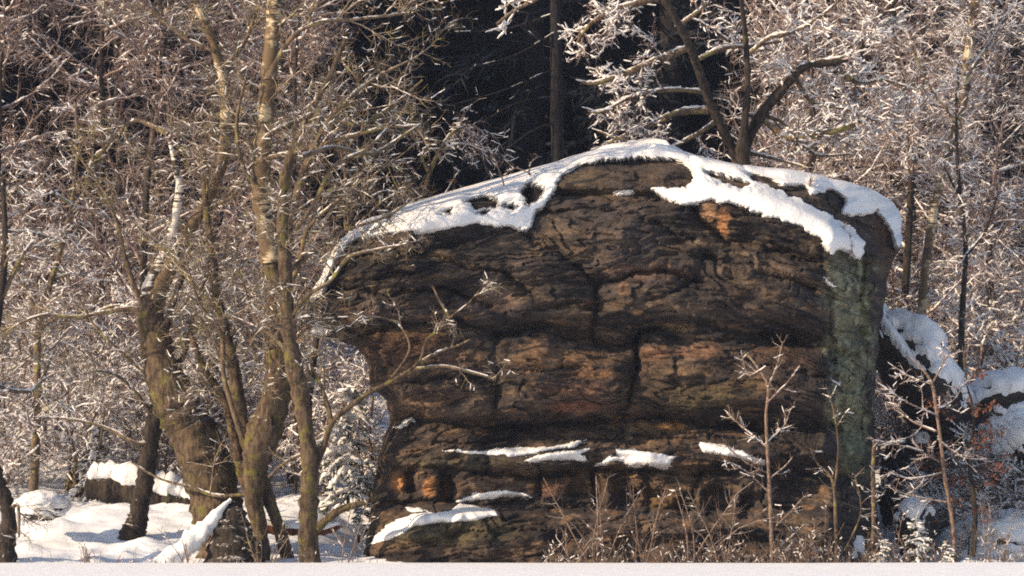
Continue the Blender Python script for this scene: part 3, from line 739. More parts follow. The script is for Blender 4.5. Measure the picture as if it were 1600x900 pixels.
# ------------------------------------------------------------------ hero trees
def hero(name, label, cat, trunks, limbs, twig_lvls, y, bark=BARK, limb_mat=LIMB, twig_mat=TWIG_OLIVE, group=None, seed=1, thin_u=None, low=5000, ty=(), limb_y=None, snow_n=300, limb_name='limb', tip_snow=(0.006, 0.014), shiny=None):
    rng = np.random.default_rng(seed)
    first = trunks[0]
    b = P(first[0][0], first[0][1], y)
    root = thing(name, b, label, cat, group)
    all_polys = []
    for k, tr in enumerate(trunks):
        yy = y + (0.12 * k if k else 0)
        pl = spline(tr, yy, yy + (ty[k] if k < len(ty) else 0.15), n=len(tr) * 9, wob=0.01, rng=rng)
        vv, ff = tube_noise(pl, 14, 0.13, 3.0, seed + k)
        me = mesh_from(vv - b, ff, True, [bark if not (shiny and k in shiny) else BIRCH], None, 'trunk'); link('trunk', me, root)
        all_polys.append(pl)
    lp = []
    for k, lb in enumerate(limbs):
        mat = limb_mat
        if isinstance(lb, tuple): lb, mat = lb
        dy = rng.uniform(-0.5, 0.5) if limb_y is None else limb_y[k]
        pl = spline(lb, y + 0.06, y + dy, n=len(lb) * 5, wob=0.03, rng=rng)
        if lb[0][2] > 9:
            vv, ff = tube_noise(pl, 10, 0.12, 4.0, seed + 50 + k)
        else: vv, ff = tubes(pl, 6)
        link(limb_name, mesh_from(vv - b, ff, True, [mat]), root)
        lp.append(pl)
    src = merge(all_polys + lp, 12)
    big = src
    parts = []
    cur = None
    fat = merge(lp, 12) if lp else src
    cur = None
    for li, lv in enumerate(twig_lvls):
        par = {'all': src, 'limbs': fat}.get(lv.pop('on', None), cur if cur is not None else src)
        g = grow(par, rng=rng, **lv)
        if li == 0:
            hide = (g[0][:, 0, 2] < P(0, low, y)[2]) & (rng.uniform(size=len(g[0])) < 0.85)
            if thin_u is not None: hide |= (g[0][:, 0, 0] > P(thin_u, 0, y)[0]) & (rng.uniform(size=len(g[0])) < 0.5)
            g = (g[0][~hide], g[1][~hide])
        cur = g
        parts.append((g, 4 if li == 0 else 3, 0))
    cl = []
    for (g, S, mi), m_ in zip(list(parts), np.linspace(0.25, 1, len(parts))):
        cl.append((clumps(g, int(snow_n * m_), (0.04, 0.13), tip_snow, rng), 4, 1))
    if lp: cl.append((clumps(fat, max(10, snow_n // 7), (0.08, 0.26), (0.006, 0.018), rng, 0.85), 5, 1))
    if parts: build('crown', parts + cl, root, b, [twig_mat, SNOW_CLUMP])
    return root

def L(n, length, r0, **k): return dict(n=n, length=length, r0=r0, **k)

# the old leaning tree
hero('leaning_tree', 'thick mossy old tree leaning left with a pale snow-streaked limb', 'tree',
     [[(360, 905, 100), (345, 830, 86), (332, 765, 76), (312, 700, 76), (284, 645, 70), (256, 585, 58), (244, 540, 50), (236, 495, 44), (240, 455, 34)]],
     [([(228, 470, 24), (236, 436, 20), (256, 402, 18), (269, 366, 15), (276, 330, 14), (280, 290, 12), (272, 250, 9), (264, 215, 6)], BIRCH_WHITE),
      ([(240, 470, 34), (270, 405, 24), (305, 345, 20), (335, 290, 18), (350, 235, 19), (353, 180, 18), (352, 140, 17), (340, 90, 15), (325, 45, 13), (305, 0, 12), (290, -60, 10)], BIRCH),
      [(235, 520, 14), (212, 484, 11), (165, 488, 8), (120, 495, 6), (70, 492, 5), (30, 505, 3)],
      [(232, 500, 12), (200, 420, 9), (180, 340, 7), (150, 280, 5), (110, 230, 3)],
      [(262, 210, 9), (235, 195, 8), (205, 190, 6), (170, 225, 4), (140, 250, 3)],
      [(250, 590, 12), (285, 560, 9), (300, 500, 7), (320, 440, 5), (345, 380, 3)],
      [(345, 110, 10), (380, 70, 7), (400, 20, 5), (410, -20, 3)], [(335, 80, 8), (290, 60, 6), (240, 20, 5), (200, -20, 3)],
      [(300, 345, 8), (330, 325, 7), (370, 300, 5), (400, 240, 3)], [(278, 650, 10), (330, 655, 8), (365, 690, 6)]],
     [L(90, (0.5, 1.4), 0.017, on='all', K=6, t0=0.35, curl=0.22, trop=(0, 0, 0.08), shrink=0.3), L(900, (0.25, 0.75), 0.010, K=5, curl=0.3), L(4200, (0.12, 0.38), 0.0048, K=4, curl=0.4)],
     0.4, seed=4, snow_n=360, low=650)
hero('young_tree', 'slim dark trunk standing alone in front of the leaning mossy trunk', 'tree',
     [[(204, 850, 46), (211, 826, 38), (218, 800, 31), (226, 760, 30), (234, 700, 28), (242, 650, 26), (250, 610, 22), (256, 560, 16), (262, 500, 12), (290, 420, 8)]],
     [[(238, 690, 8), (212, 692, 6), (165, 668, 5), (110, 655, 4), (60, 652, 2)], [(240, 650, 8), (200, 600, 6), (160, 580, 4), (110, 590, 3)],
      [(248, 600, 7), (200, 560, 6), (150, 510, 5), (120, 460, 3)]],
     [L(40, (0.5, 1.2), 0.013, on='all', K=5, t0=0.45, curl=0.22, trop=(0, 0, 0.05)), L(380, (0.2, 0.6), 0.009, K=4, curl=0.3), L(2000, (0.1, 0.28), 0.006, K=3, curl=0.35)],
     1.6, bark=BARK_DARK, seed=8, snow_n=350, low=640, ty=(0.3,))
hero('birch_tree', 'tall birch clump with a pale peeling upper stem and several mossy feet', 'tree',
     [[(414, 905, 26), (408, 840, 25), (396, 775, 30), (398, 725, 44), (414, 672, 54), (431, 615, 46), (433, 560, 40), (431, 480, 34), (424, 400, 30)],
      [(424, 410, 30), (411, 330, 28), (408, 280, 27), (412, 215, 27), (418, 140, 25), (425, 60, 23), (430, 0, 22), (436, -70, 20)],
      [(458, 905, 24), (436, 825, 21), (414, 765, 22), (394, 710, 27), (374, 640, 22), (364, 570, 20), (345, 490, 16), (332, 410, 14), (322, 320, 10), (318, 230, 7)],
      [(396, 800, 10), (388, 770, 15), (376, 735, 17), (366, 680, 18), (350, 625, 14), (318, 575, 11), (298, 520, 8)]],
     [[(424, 420, 16), (455, 350, 13), (470, 280, 11), (500, 210, 9), (540, 160, 7), (590, 120, 5), (650, 90, 3)],
      [(415, 215, 10), (450, 195, 8), (500, 180, 7), (560, 195, 6), (620, 160, 5), (660, 125, 3)],
      [(420, 120, 10), (455, 60, 8), (500, 35, 6), (560, 30, 5), (640, 20, 3)],
      [(431, 470, 11), (465, 420, 8), (480, 360, 7), (520, 320, 5), (560, 290, 3)],
      [(410, 300, 9), (380, 260, 7), (370, 190, 6), (385, 120, 4)],
      [(432, 560, 9), (470, 520, 6), (500, 500, 4), (530, 505, 3)],
      [(412, 250, 9), (470, 235, 8), (540, 215, 7), (600, 200, 6), (655, 197, 4)],
      [(380, 690, 10), (350, 590, 9), (345, 520, 7), (310, 470, 5), (290, 400, 3)],
      [(400, 770, 8), (340, 775, 6), (300, 762, 5), (250, 748, 4), (205, 722, 3)],
      [(345, 490, 9), (300, 440, 7), (270, 400, 5), (230, 380, 3)]],
     [L(150, (0.5, 1.6), 0.016, on='all', K=6, t0=0.30, curl=0.2, trop=(0, 0, 0.05), shrink=0.3), L(1500, (0.25, 0.75), 0.0095, K=5, curl=0.28), L(5400, (0.12, 0.38), 0.0046, K=4, curl=0.4)],
     -0.2, seed=14, snow_n=650, shiny={1}, low=650)
hero('alder_tree', 'slender grey-brown tree whose long side branch reaches across the rock face', 'tree',
     [[(488, 905, 36), (481, 840, 30), (483, 775, 30), (485, 730, 30), (479, 680, 26), (470, 620, 26), (459, 570, 26), (449, 500, 24), (446, 420, 21), (441, 340, 18), (450, 260, 15), (476, 195, 12), (515, 120, 9), (540, 60, 6)]],
     [([(487, 742, 14), (504, 702, 11), (519, 660, 9.5), (546, 636, 8), (580, 612, 7), (622, 590, 6), (655, 565, 5), (666, 532, 4.5), (688, 515, 4), (705, 495, 3.5), (728, 478, 3), (748, 455, 2)], BARK),
      [(518, 664, 8), (511, 630, 7), (497, 592, 5), (480, 560, 3)],
      [(655, 567, 6), (690, 548, 5), (715, 540, 4), (735, 530, 3)], [(640, 578, 6), (690, 572, 6), (730, 580, 5), (772, 592, 3)],
      [(704, 497, 5), (690, 475, 4), (675, 445, 3)], [(612, 590, 4), (640, 545, 4), (620, 505, 3), (575, 492, 2)],
      [(452, 500, 10), (480, 462, 8), (515, 440, 6), (545, 402, 6), (590, 390, 5), (630, 382, 3)],
      [(446, 430, 9), (500, 385, 7), (540, 360, 6), (600, 340, 4), (640, 315, 3)],
      [(445, 380, 9), (490, 320, 7), (520, 260, 6), (570, 235, 5), (600, 205, 3)],
      [(460, 250, 8), (520, 230, 7), (580, 240, 6), (640, 205, 5), (655, 195, 3)],
      [(470, 600, 8), (440, 540, 7), (400, 500, 5), (380, 440, 3)], [(500, 700, 5), (450, 720, 5), (420, 745, 4)]],
     [L(95, (0.25, 1.0), 0.014, on='all', K=6, t0=0.40, curl=0.22, trop=(0, 0, 0.08), shrink=0.3), L(650, (0.15, 0.5), 0.009, K=5, curl=0.3), L(2600, (0.10, 0.30), 0.0045, K=4, curl=0.4)],
     -1.25, seed=23, snow_n=260, low=640, thin_u=500, limb_y=[-0.1, 0.1, 0.0, -0.05, 0, 0, -0.2, 0.6, 0.5, 0.9, 0.5, 0.3])
hero('gnarled_tree', 'dark mossy trunk cut by the left edge of the picture', 'tree',
     [[(6, 905, 44), (8, 850, 34), (14, 815, 24), (8, 780, 26), (-8, 745, 26), (-20, 650, 22), (-15, 560, 18), (0, 470, 14), (8, 380, 10), (4, 280, 8)]],
     [[(14, 800, 8), (28, 790, 6), (30, 840, 3)], [(-12, 600, 9), (25, 612, 7), (58, 605, 6), (80, 560, 4)], [(0, 470, 8), (35, 400, 6), (50, 380, 4)]],
     [L(40, (0.4, 1.2), 0.012, on='all', K=5, t0=0.4, curl=0.25), L(350, (0.2, 0.6), 0.009, K=4, curl=0.3), L(1800, (0.1, 0.3), 0.006, K=3, curl=0.35)], -0.6, bark=BARK_DARK, seed=31, snow_n=300)
hero('frosted_tree', 'slim snow-lined tree with forking white limbs left of the leaning trunk', 'tree',
     [[(50, 800, 17), (54, 740, 14), (56, 690, 13), (60, 620, 12), (58, 560, 11), (62, 500, 10), (80, 440, 9), (98, 380, 8), (112, 320, 7), (120, 240, 5), (118, 160, 4)]],
     [[(98, 380, 7), (55, 366, 7), (20, 362, 6), (-20, 358, 4)], [(62, 500, 6), (40, 450, 6), (10, 410, 6), (-20, 395, 4)], [(60, 520, 6), (90, 495, 7), (135, 495, 7), (170, 480, 5), (205, 478, 3)],
      [(60, 590, 5), (35, 520, 5), (0, 505, 5), (-20, 500, 3)], [(80, 440, 5), (105, 430, 6), (110, 445, 4)], [(112, 320, 5), (85, 300, 4), (60, 270, 3)], [(58, 560, 5), (85, 540, 5), (110, 510, 3)]],
     [L(60, (0.4, 1.0), 0.013, on='all', K=5, t0=0.2, curl=0.25), L(500, (0.2, 0.5), 0.011, K=4, curl=0.3), L(2200, (0.1, 0.28), 0.0065, K=3, curl=0.35)], 4.9,
     bark=LIMB, twig_mat=TWIG_FROST, seed=37, snow_n=900, tip_snow=(0.008, 0.018))

# the broad snow-laden tree behind the rock
hero('oak_tree', 'spreading tree behind the rock with a dark arching stem and thick snow on its limbs', 'tree',
     [[(1168, 800, 40), (1164, 600, 36), (1160, 400, 32), (1160, 265, 29), (1163, 200, 14), (1168, 130, 10), (1165, 60, 8), (1158, 0, 7), (1150, -70, 5)],
      [(1158, 258, 17), (1132, 208, 16), (1108, 155, 15), (1090, 105, 14), (1072, 60, 13), (1046, 12, 11), (1018, -40, 10)]],
     [([(1164, 228, 17), (1188, 182, 17), (1220, 142, 16), (1258, 104, 14), (1305, 96, 12), (1338, 82, 10), (1362, 42, 9), (1400, 0, 8), (1430, -40, 6)], BARK_DARK),
      [(1108, 172, 13), (1060, 176, 11), (1025, 192, 10), (980, 212, 8), (940, 228, 5)], [(1075, 75, 13), (1020, 97, 12), (970, 118, 10), (930, 130, 7), (908, 128, 4)],
      [(1030, -5, 12), (985, 8, 11), (950, 20, 8), (920, 40, 6), (900, 70, 4)], [(1085, 95, 8), (1130, 75, 7), (1170, 72, 6), (1230, 62, 5)],
      [(1105, 145, 8), (1050, 140, 7), (990, 150, 6), (940, 175, 5), (915, 170, 3)], [(1120, 190, 9), (1080, 215, 7), (1030, 235, 5), (980, 222, 4), (935, 205, 3)],
      [(1165, 90, 8), (1200, 60, 7), (1240, 50, 6), (1290, 20, 5), (1330, -20, 3)], [(1300, 98, 9), (1340, 130, 7), (1380, 125, 5), (1430, 140, 3)],
      [(1240, 118, 9), (1270, 160, 7), (1320, 170, 5), (1370, 190, 3)], [(1190, 185, 10), (1235, 215, 9), (1280, 210, 10), (1325, 198, 9), (1345, 190, 4)],
      [(1170, 180, 8), (1220, 190, 6), (1270, 240, 5), (1330, 240, 3)], [(1150, 235, 8), (1200, 245, 6), (1260, 262, 4)],
      [(1060, 40, 8), (1100, 10, 6), (1130, -30, 4)]],
     [L(105, (0.3, 0.9), 0.020, on='limbs', K=6, t0=0.12, curl=0.24, shrink=0.3), L(1000, (0.2, 0.6), 0.014, K=5, curl=0.32), L(3800, (0.10, 0.34), 0.0072, K=4, curl=0.42)],
     3.2, bark=BARK_DARK, twig_mat=TWIG_FROST, seed=44, ty=(-0.5, -1.6), limb_y=[-.3, .3, -.4, .1, .5, -.6, .2, -.3, .5, .4, -.5, .3, .0, .2], snow_n=2400, tip_snow=(0.010, 0.024))

# saplings round the foot of the rock
hero('sapling', 'thin pale sapling with upswept bare twigs in front of the rock', 'sapling',
     [[(1208, 900, 6.2), (1204, 800, 5.6), (1200, 720, 5.6), (1197, 650, 5.0), (1200, 605, 4.4), (1182, 572, 3.8), (1166, 552, 2.5)]],
     [[(1199, 606, 3.8), (1214, 572, 3.1), (1223, 534, 1.8)], [(1198, 630, 3.1), (1228, 600, 2.5), (1250, 572, 1.8)], [(1200, 700, 3.1), (1165, 672, 2.5), (1135, 645, 1.8)], [(1201, 740, 3.1), (1165, 722, 2.5), (1130, 692, 1.8)],
      [(1202, 770, 3.1), (1168, 738, 2.5), (1138, 722, 1.8)], [(1204, 830, 3.1), (1235, 800, 3.1), (1256, 776, 1.8)], [(1206, 868, 3.1), (1235, 840, 3.1), (1258, 818, 1.8)], [(1202, 748, 2.5), (1225, 730, 2.5), (1238, 715, 1.8)],
      [(1200, 690, 2.5), (1225, 665, 1.8), (1235, 640, 1.3)], [(1188, 578, 2.5), (1168, 585, 1.8), (1158, 548, 1.3)]],
     [L(120, (0.12, 0.42), 0.007, on='limbs', K=4, curl=0.2, trop=(0, 0, 0.1)), L(560, (0.05, 0.16), 0.0055, K=3)], -1.6, bark=CANE, limb_mat=CANE, twig_mat=CANE, seed=51, snow_n=60, limb_name='branch')
hero('sapling', 'taller sapling with level left-hand branches near the right edge', 'sapling',
     [[(1494, 880, 8.7), (1488, 815, 6.9), (1477, 750, 6.2), (1471, 700, 5.6), (1463, 640, 5.0), (1456, 600, 4.4), (1440, 575, 3.1), (1422, 558, 1.8)]],
     [[(1462, 674, 3.8), (1425, 658, 3.1), (1402, 636, 3.1), (1390, 628, 1.8)], [(1455, 600, 3.1), (1425, 590, 2.5), (1395, 572, 1.8)], [(1468, 722, 3.1), (1430, 702, 2.5), (1366, 688, 1.8)], [(1474, 738, 3.1), (1425, 748, 2.5), (1388, 738, 1.8)],
      [(1480, 785, 3.1), (1440, 778, 2.5), (1398, 768, 1.8)], [(1456, 600, 3.1), (1478, 560, 2.5), (1490, 530, 1.8)], [(1462, 640, 3.1), (1490, 625, 2.5), (1505, 600, 1.8)], [(1470, 690, 2.5), (1505, 715, 2.5), (1515, 700, 1.8)],
      [(1466, 650, 2.5), (1420, 630, 2.5), (1385, 608, 1.8)]],
     [L(130, (0.15, 0.5), 0.008, on='limbs', K=4, curl=0.2, trop=(0, 0, 0.0)), L(520, (0.05, 0.18), 0.006, K=3)], -1.1, bark=CANE, limb_mat=CANE, twig_mat=TWIG_FROST, seed=52, snow_n=140, limb_name='branch')
hero('sapling', 'short mossy green pole of a sapling against the shaded side of the rock', 'sapling',
     [[(1364, 890, 8.1), (1365, 800, 6.9), (1364, 740, 6.2), (1366, 688, 5.0)]], [[(1365, 690, 3.1), (1385, 692, 2.5), (1405, 690, 1.8)]],
     [L(20, (0.1, 0.35), 0.006, on='all', K=4), L(30, (0.05, 0.12), 0.005, K=3)], -1.2, bark=LIMB, limb_mat=CANE, twig_mat=CANE, seed=53, snow_n=20, limb_name='branch')
hero('sapling', 'crooked mossy sapling forking over the snowy slab at the foot of the rock', 'sapling',
     [[(1308, 890, 6.4), (1306, 820, 5.6), (1303, 765, 4.8), (1296, 742, 4.0), (1278, 725, 3.2), (1266, 700, 2.0)]], [[(1303, 770, 4.4), (1310, 700, 3.1), (1302, 640, 2.5), (1290, 600, 1.3)], [(1320, 860, 3.1), (1345, 800, 2.5), (1335, 740, 1.8)]],
     [L(30, (0.15, 0.5), 0.006, on='all', K=4, t0=.4), L(60, (0.05, 0.15), 0.005, K=3)], -1.35, bark=LIMB, limb_mat=LIMB, twig_mat=CANE, seed=54, snow_n=30, limb_name='branch')
hero('dark_stem_tree', 'thin straight dark tree rising through the frosted thicket at the right', 'tree',
     [[(1500, 860, 13), (1502, 700, 11), (1500, 600, 10), (1504, 480, 9), (1509, 390, 8), (1500, 300, 7), (1494, 200, 5), (1498, 100, 4)]], [[(1509, 400, 5), (1540, 360, 4), (1560, 300, 3)], [(1500, 310, 4), (1470, 250, 3)]],
     [L(40, (0.3, 0.9), 0.010, on='all', K=5, t0=0.3), L(300, (0.15, 0.4), 0.008, K=4), L(900, (0.1, 0.2), 0.007, K=3)], 3.5, bark=BARK_DARK, limb_mat=BARK_DARK, twig_mat=TWIG_FROST, seed=55, snow_n=400)
hero('pale_birch', 'sunlit orange-tinged birch trunk at the upper right', 'tree',
     [[(1432, 760, 17), (1438, 600, 16), (1440, 500, 15), (1448, 400, 13), (1470, 280, 14), (1500, 180, 15), (1510, 120, 16), (1517, 60, 16), (1524, 0, 15), (1530, -70, 13)]], [[(1510, 120, 7), (1550, 60, 5), (1580, 10, 3)], [(1495, 190, 6), (1450, 130, 5), (1420, 60, 3)]],
     [L(70, (0.4, 1.3), 0.012, on='all', K=5, t0=0.4), L(500, (0.2, 0.6), 0.010, K=4), L(2400, (0.1, 0.3), 0.008, K=3)], 5.0, bark=BIRCH, limb_mat=LIMB, twig_mat=TWIG_FROST, seed=56, snow_n=900)

# ------------------------------------------------------------------ little things on the rock and in front
def sprig(u, v, y, h, n, label, seed, spread=0.4, mat=CANE, snow=20, name='twig_sprig', width=2.9, droop=0.0, cat='shrub', group=None, stems=None, lean=0):
    rng = np.random.default_rng(seed)
    b = P(u, v, y); root = thing(name, b, label, cat, group)
    polys = []
    for k in range(n):
        a = rng.uniform(-1, 1); ln = h * rng.uniform(0.55, 1.1)
        d = np.array([a * spread + lean, rng.uniform(-.3, .3) * spread, 1.0]); d /= np.linalg.norm(d)
        K = 7; pts = [np.array([rng.normal() * 0.05, rng.normal() * 0.04, -0.12])]
        for q in range(1, K):
            d = norm(d + rng.normal(size=3) * 0.09 + np.array([np.sign(a) * droop * 0.25, 0, -droop * q / K]))
            pts.append(pts[-1] + d * ln / (K - 1))
        pl = (np.array(pts)[None], (width * 0.5 * M(y) * rng.uniform(.7, 1.2) * np.linspace(1, 0.35, K))[None])
        v_, f_ = tubes(pl, 5); link('stem', mesh_from(v_, f_, True, [mat]), root); polys.append(pl)
    src = merge(polys, 7)
    g1 = grow(src, n * 7, (h * 0.12, h * 0.4), 0.006, K=4, t0=0.3, rng=rng, curl=0.15, trop=(0, 0, 0.1)); g2 = grow(g1, n * 18, (0.04, 0.14), 0.004, K=3, rng=rng)
    build('twigs', [(g1, 3, 0), (g2, 3, 0), (clumps(g1, snow, (0.03, 0.06), (0.006, 0.012), rng), 4, 1)], root, (0, 0, 0), [mat, SNOW_CLUMP], 'stuff')
    return root

sprig(940, 900, -1.5, 1.75, 7, 'bare shrub with many upright canes at the foot of the rock, left of centre', 61, 0.42, name='bare_shrub', width=3.4)
sprig(905, 895, -1.7, 1.0, 4, 'low shrub with canes bending far left beside the taller canes', 62, 0.9, name='bare_shrub', droop=0.35, lean=-0.5)
sprig(1000, 900, -1.55, 1.4, 5, 'bare shrub with crooked upright stems below the snow ledge', 63, 0.2, name='bare_shrub', width=3.4)
sprig(1075, 900, -1.5, 2.1, 5, 'bare shrub with long canes arching to the right', 64, 0.3, name='bare_shrub', droop=0.28, width=3.4, lean=.15)
sprig(1125, 900, -1.65, 1.5, 5, 'dense little shrub between the arching canes and the pale sapling', 65, 0.25, name='bare_shrub', droop=0.15)
sprig(1262, 900, -1.6, 1.1, 6, 'pale twiggy shrub in front of the snow-veiled slab', 66, 0.35, name='bare_shrub')
sprig(1400, 895, -1.6, 1.0, 5, 'thin bare shrub between the green pole and the snowy fir', 67, 0.3, name='bare_shrub')
sprig(1560, 895, -1.5, 1.2, 5, 'thin bare shrub before the snow mound at the lower right', 68, 0.4, name='bare_shrub')
sprig(538, 895, -1.6, 1.6, 3, 'few bare stems leaning over at the left foot of the rock', 69, 0.2, name='bare_shrub', lean=0.25)
sprig(412, 895, -1.6, 1.1, 5, 'bare shrub at the feet of the birch clump', 70, 0.5, name='bare_shrub', mat=TWIG_OLIVE)
sprig(300, 895, -1.7, 0.95, 4, 'short pale twigs in front of the snowy rock wedge', 71, 0.5, name='bare_shrub')
sprig(142, 893, -1.6, 0.7, 4, 'lone tuft of bare twigs in the snow at the lower left', 72, 0.4, name='bare_shrub')
sprig(786, 278, 0.8, 0.7, 1, 'single upright stick rising from the snowy shoulder of the rock', 73, 0.05, snow=3)
sprig(828, 262, 1.0, 0.5, 2, 'frosted sprig bending left on the crest of the rock', 74, 0.5, droop=0.5, snow=25, lean=-0.5)
sprig(680, 330, 0.6, 0.42, 2, 'small bare sprig on the left snow slope of the rock', 75, 0.5, width=2.5)
sprig(1302, 385, 0.1, 0.5, 3, 'thin dark sprig at the right tip of the snow cap', 76, 0.5, width=2.5, mat=TWIG_BROWN)
sprig(1335, 392, 0.15, 0.45, 2, 'thin sprig right beside the darker one on the snow cap', 77, 0.4, width=2.5, mat=TWIG_BROWN)
sprig(545, 345, 0.9, 0.6, 4, 'frosted twigs fringing the left end of the snow slope', 78, 0.9, mat=TWIG_OLIVE, width=3)
sprig(1262, 300, 0.8, 0.6, 3, 'dark twigs sticking up through snow behind the right cap', 79, 0.3, mat=TWIG_BROWN, width=2.5)

def dry_grass():
    rng = np.random.default_rng(5)
    n = 1350
    u = np.concatenate([rng.uniform(850, 1620, int(n * .82)), rng.uniform(-10, 600, n - int(n * .82))]); y = rng.uniform(-1.95, -0.9, n)
    dens = 0.5 + 0.5 * vnoise(u * 0.012, u * 0, 0.0, 99)
    keep = rng.uniform(size=n) < dens + 0.15; u, y = u[keep], y[keep]; n = len(u)
    x = (u - 800) * (y + 60) / 6000; z = ground_z(x, y) - 0.02
    h = rng.gamma(3.0, 0.11, n) * np.where(u > 850, 1, 0.55)
    K = 5; pts = np.empty((n, K, 3)); pts[:, 0] = np.stack([x, y, z], -1); d = norm(np.stack([rng.normal(size=n) * .28, rng.normal(size=n) * .28, np.ones(n)], -1))
    for k in range(1, K):
        d = norm(d + rng.normal(size=(n, 3)) * 0.16); pts[:, k] = pts[:, k - 1] + d * (h / (K - 1))[:, None]
    rad = (rng.uniform(0.003, 0.0085, n))[:, None] * np.linspace(1, .4, K)[None]
    st = (pts, rad); g = grow(st, n * 2, (0.04, 0.2), 0.004, K=3, rng=rng, trop=(0, 0, .1))
    o = build('dry_grass', [(st, 3, 0), (g, 3, 0), (clumps(g, 700, (0.02, 0.05), (0.006, 0.014), rng, 0.95), 4, 1)], None, (0, 0, 0), [CANE, SNOW_CLUMP], 'stuff')
    tag(o, 'frosted dry grass and twigs along the edge of the snow field', 'grass')
dry_grass()

# fallen logs and the broken stump
def log(name, label, ctrl, y, y1=None, mat=BARK_DARK, snow=0.5, seed=3):
    rng = np.random.default_rng(seed); pl = spline(ctrl, y, y1, n=len(ctrl) * 10, wob=0.01, rng=rng)
    b = P(ctrl[0][0], ctrl[0][1], y); root = thing(name, b, label, 'log')
    v, f = tube_noise(pl, 14, 0.15, 3, seed)
    n = len(v); K = pl[0].shape[1]
    v = np.concatenate([v, pl[0][0][[0, -1]]]); caps = [[n, (s + 1) % 14, s, s] for s in range(14)] + [[n + 1, (K - 1) * 14 + s, (K - 1) * 14 + (s + 1) % 14, (K - 1) * 14 + (s + 1) % 14] for s in range(14)]
    me = bpy.data.meshes.new('trunk'); me.from_pydata((v - b).tolist(), [], f.tolist() + [c[:3] for c in caps]); me.materials.append(mat)
    for p in me.polygons: p.use_smooth = True
    link('trunk', me, root)
    if snow:
        sp = (pl[0].copy(), pl[1] * 1.25 * (0.7 + 0.3 * (fbm(np.arange(K) * 0.12, np.zeros(K), 0.0, seed, 3)[None] + .5)))
        sp[0][..., 2] += pl[1] * (0.55 + snow); sp[1][:, 0] *= .3; sp[1][:, -1] *= .3
        v, f = tubes(sp, 16); c = np.repeat(sp[0][0], 16, axis=0); d = v - c; d[:, 2] *= 0.9
        v = c + d * (1 + .15 * fbm(v[:, 0] * 5, v[:, 1] * 5, v[:, 2] * 5, seed, 3))[:, None]
        link('snow_cap', mesh_from(v - b, f, True, [SNOW]), root)
    return root
log('fallen_log', 'big fallen log under a thick snow pillow behind the slim dark trunk', [(142, 762, 38), (190, 768, 40), (250, 782, 40), (300, 792, 36), (330, 800, 30)], 4.5, 4.3, snow=0.75, seed=5)
log('fallen_log', 'thin reddish fallen log between the birch clump and the rock', [(395, 822, 16), (440, 828, 16), (500, 830, 14), (530, 822, 9)], 0.2, 0.3, mat=bark_mat('red_bark', (0.06, 0.02, 0.012), (0.17, 0.06, 0.035), (0.13, 0.06, 0.03), 0, None, 0, 0), snow=0.3, seed=6)
log('fallen_branch', 'dark dead branch propped up towards the left foot of the rock', [(490, 832, 14), (510, 812, 13), (535, 795, 12), (570, 785, 8), (605, 770, 6)], -0.3, -0.7, mat=BARK, snow=0, seed=7)

# ------------------------------------------------------------------ conifers
def conifer(name, label, cat, loc, H, Rb, nb, seed, needles, snow=0, tw=14, tw_r=0.03, group=None, droop=0.12, bough_len=1.0, base=0.06):
    rng = np.random.default_rng(seed)
    root = thing(name, loc, label, cat, group)
    K = 8; tr = np.zeros((1, K, 3)); tr[0, :, 2] = np.linspace(-0.1, H, K); tr[0, :, 0] = rng.normal(size=K) * H * 0.006
    trad = np.linspace(H * 0.016, H * 0.002, K)[None]
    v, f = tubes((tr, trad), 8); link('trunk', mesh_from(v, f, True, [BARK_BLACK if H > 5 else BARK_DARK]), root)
    t = base + (1 - base) * (np.arange(nb) + rng.uniform(0, .6, nb)) / nb; az = rng.uniform(0, 2 * np.pi, nb)
    ln = Rb * (1 - t) ** 0.75 * rng.uniform(0.7, 1.15, nb) + 0.04 * H * .3
    Kb = 5; pts = np.zeros((nb, Kb, 3)); pts[:, 0, 2] = t * H
    d = np.stack([np.cos(az), np.sin(az), np.full(nb, 0.25 * 1.0) * (t * 2 - .6)], -1); d = norm(d)
    for k in range(1, Kb):
        d = norm(d + np.array([0, 0, -droop]) + rng.normal(size=d.shape) * .06); pts[:, k] = pts[:, k - 1] + d * (ln / (Kb - 1))[:, None]
    rb = (ln * 0.02 + tw_r * .4)[:, None] * np.linspace(1, .5, Kb)[None]
    b = (pts, rb)
    g = grow(b, nb * tw, (Rb * .12, Rb * .34) if tw_r < .02 else (Rb * .08, Rb * .22), tw_r, angle=(35, 60), K=4, t0=0.12, flat=0.75, curl=0.08, trop=(0, 0, -0.10), rng=rng, rmin=.5, shrink=.35)
    g = (g[0], np.full_like(g[1], tw_r) * np.array([1, 1.1, .9, .25])[None])
    parts = [(b, 4, 0), (g, 3, 0)]
    if tw_r > 0.02:
        g2 = grow(g, int(nb * tw * 1.3), (Rb * .06, Rb * .16), tw_r * .6, K=3, t0=0.1, flat=0.5, curl=0.1, trop=(0, 0, -0.2), rng=rng); g2 = (g2[0], np.full_like(g2[1], tw_r * .6) * np.array([1, 1, .2])[None]); parts.append((g2, 3, 0))
    if snow:
        parts.append((clumps(b, snow, (Rb * .22, Rb * .5), (Rb * 0.05, Rb * 0.10), rng, 1.0), 7, 1)); parts.append((clumps(g, snow * 2, (Rb * .08, Rb * .22), (Rb * 0.02, Rb * 0.05), rng, 1.0), 5, 1))
    build('crown', parts, root, (0, 0, 0), [needles, SNOW_CLUMP])
    return root

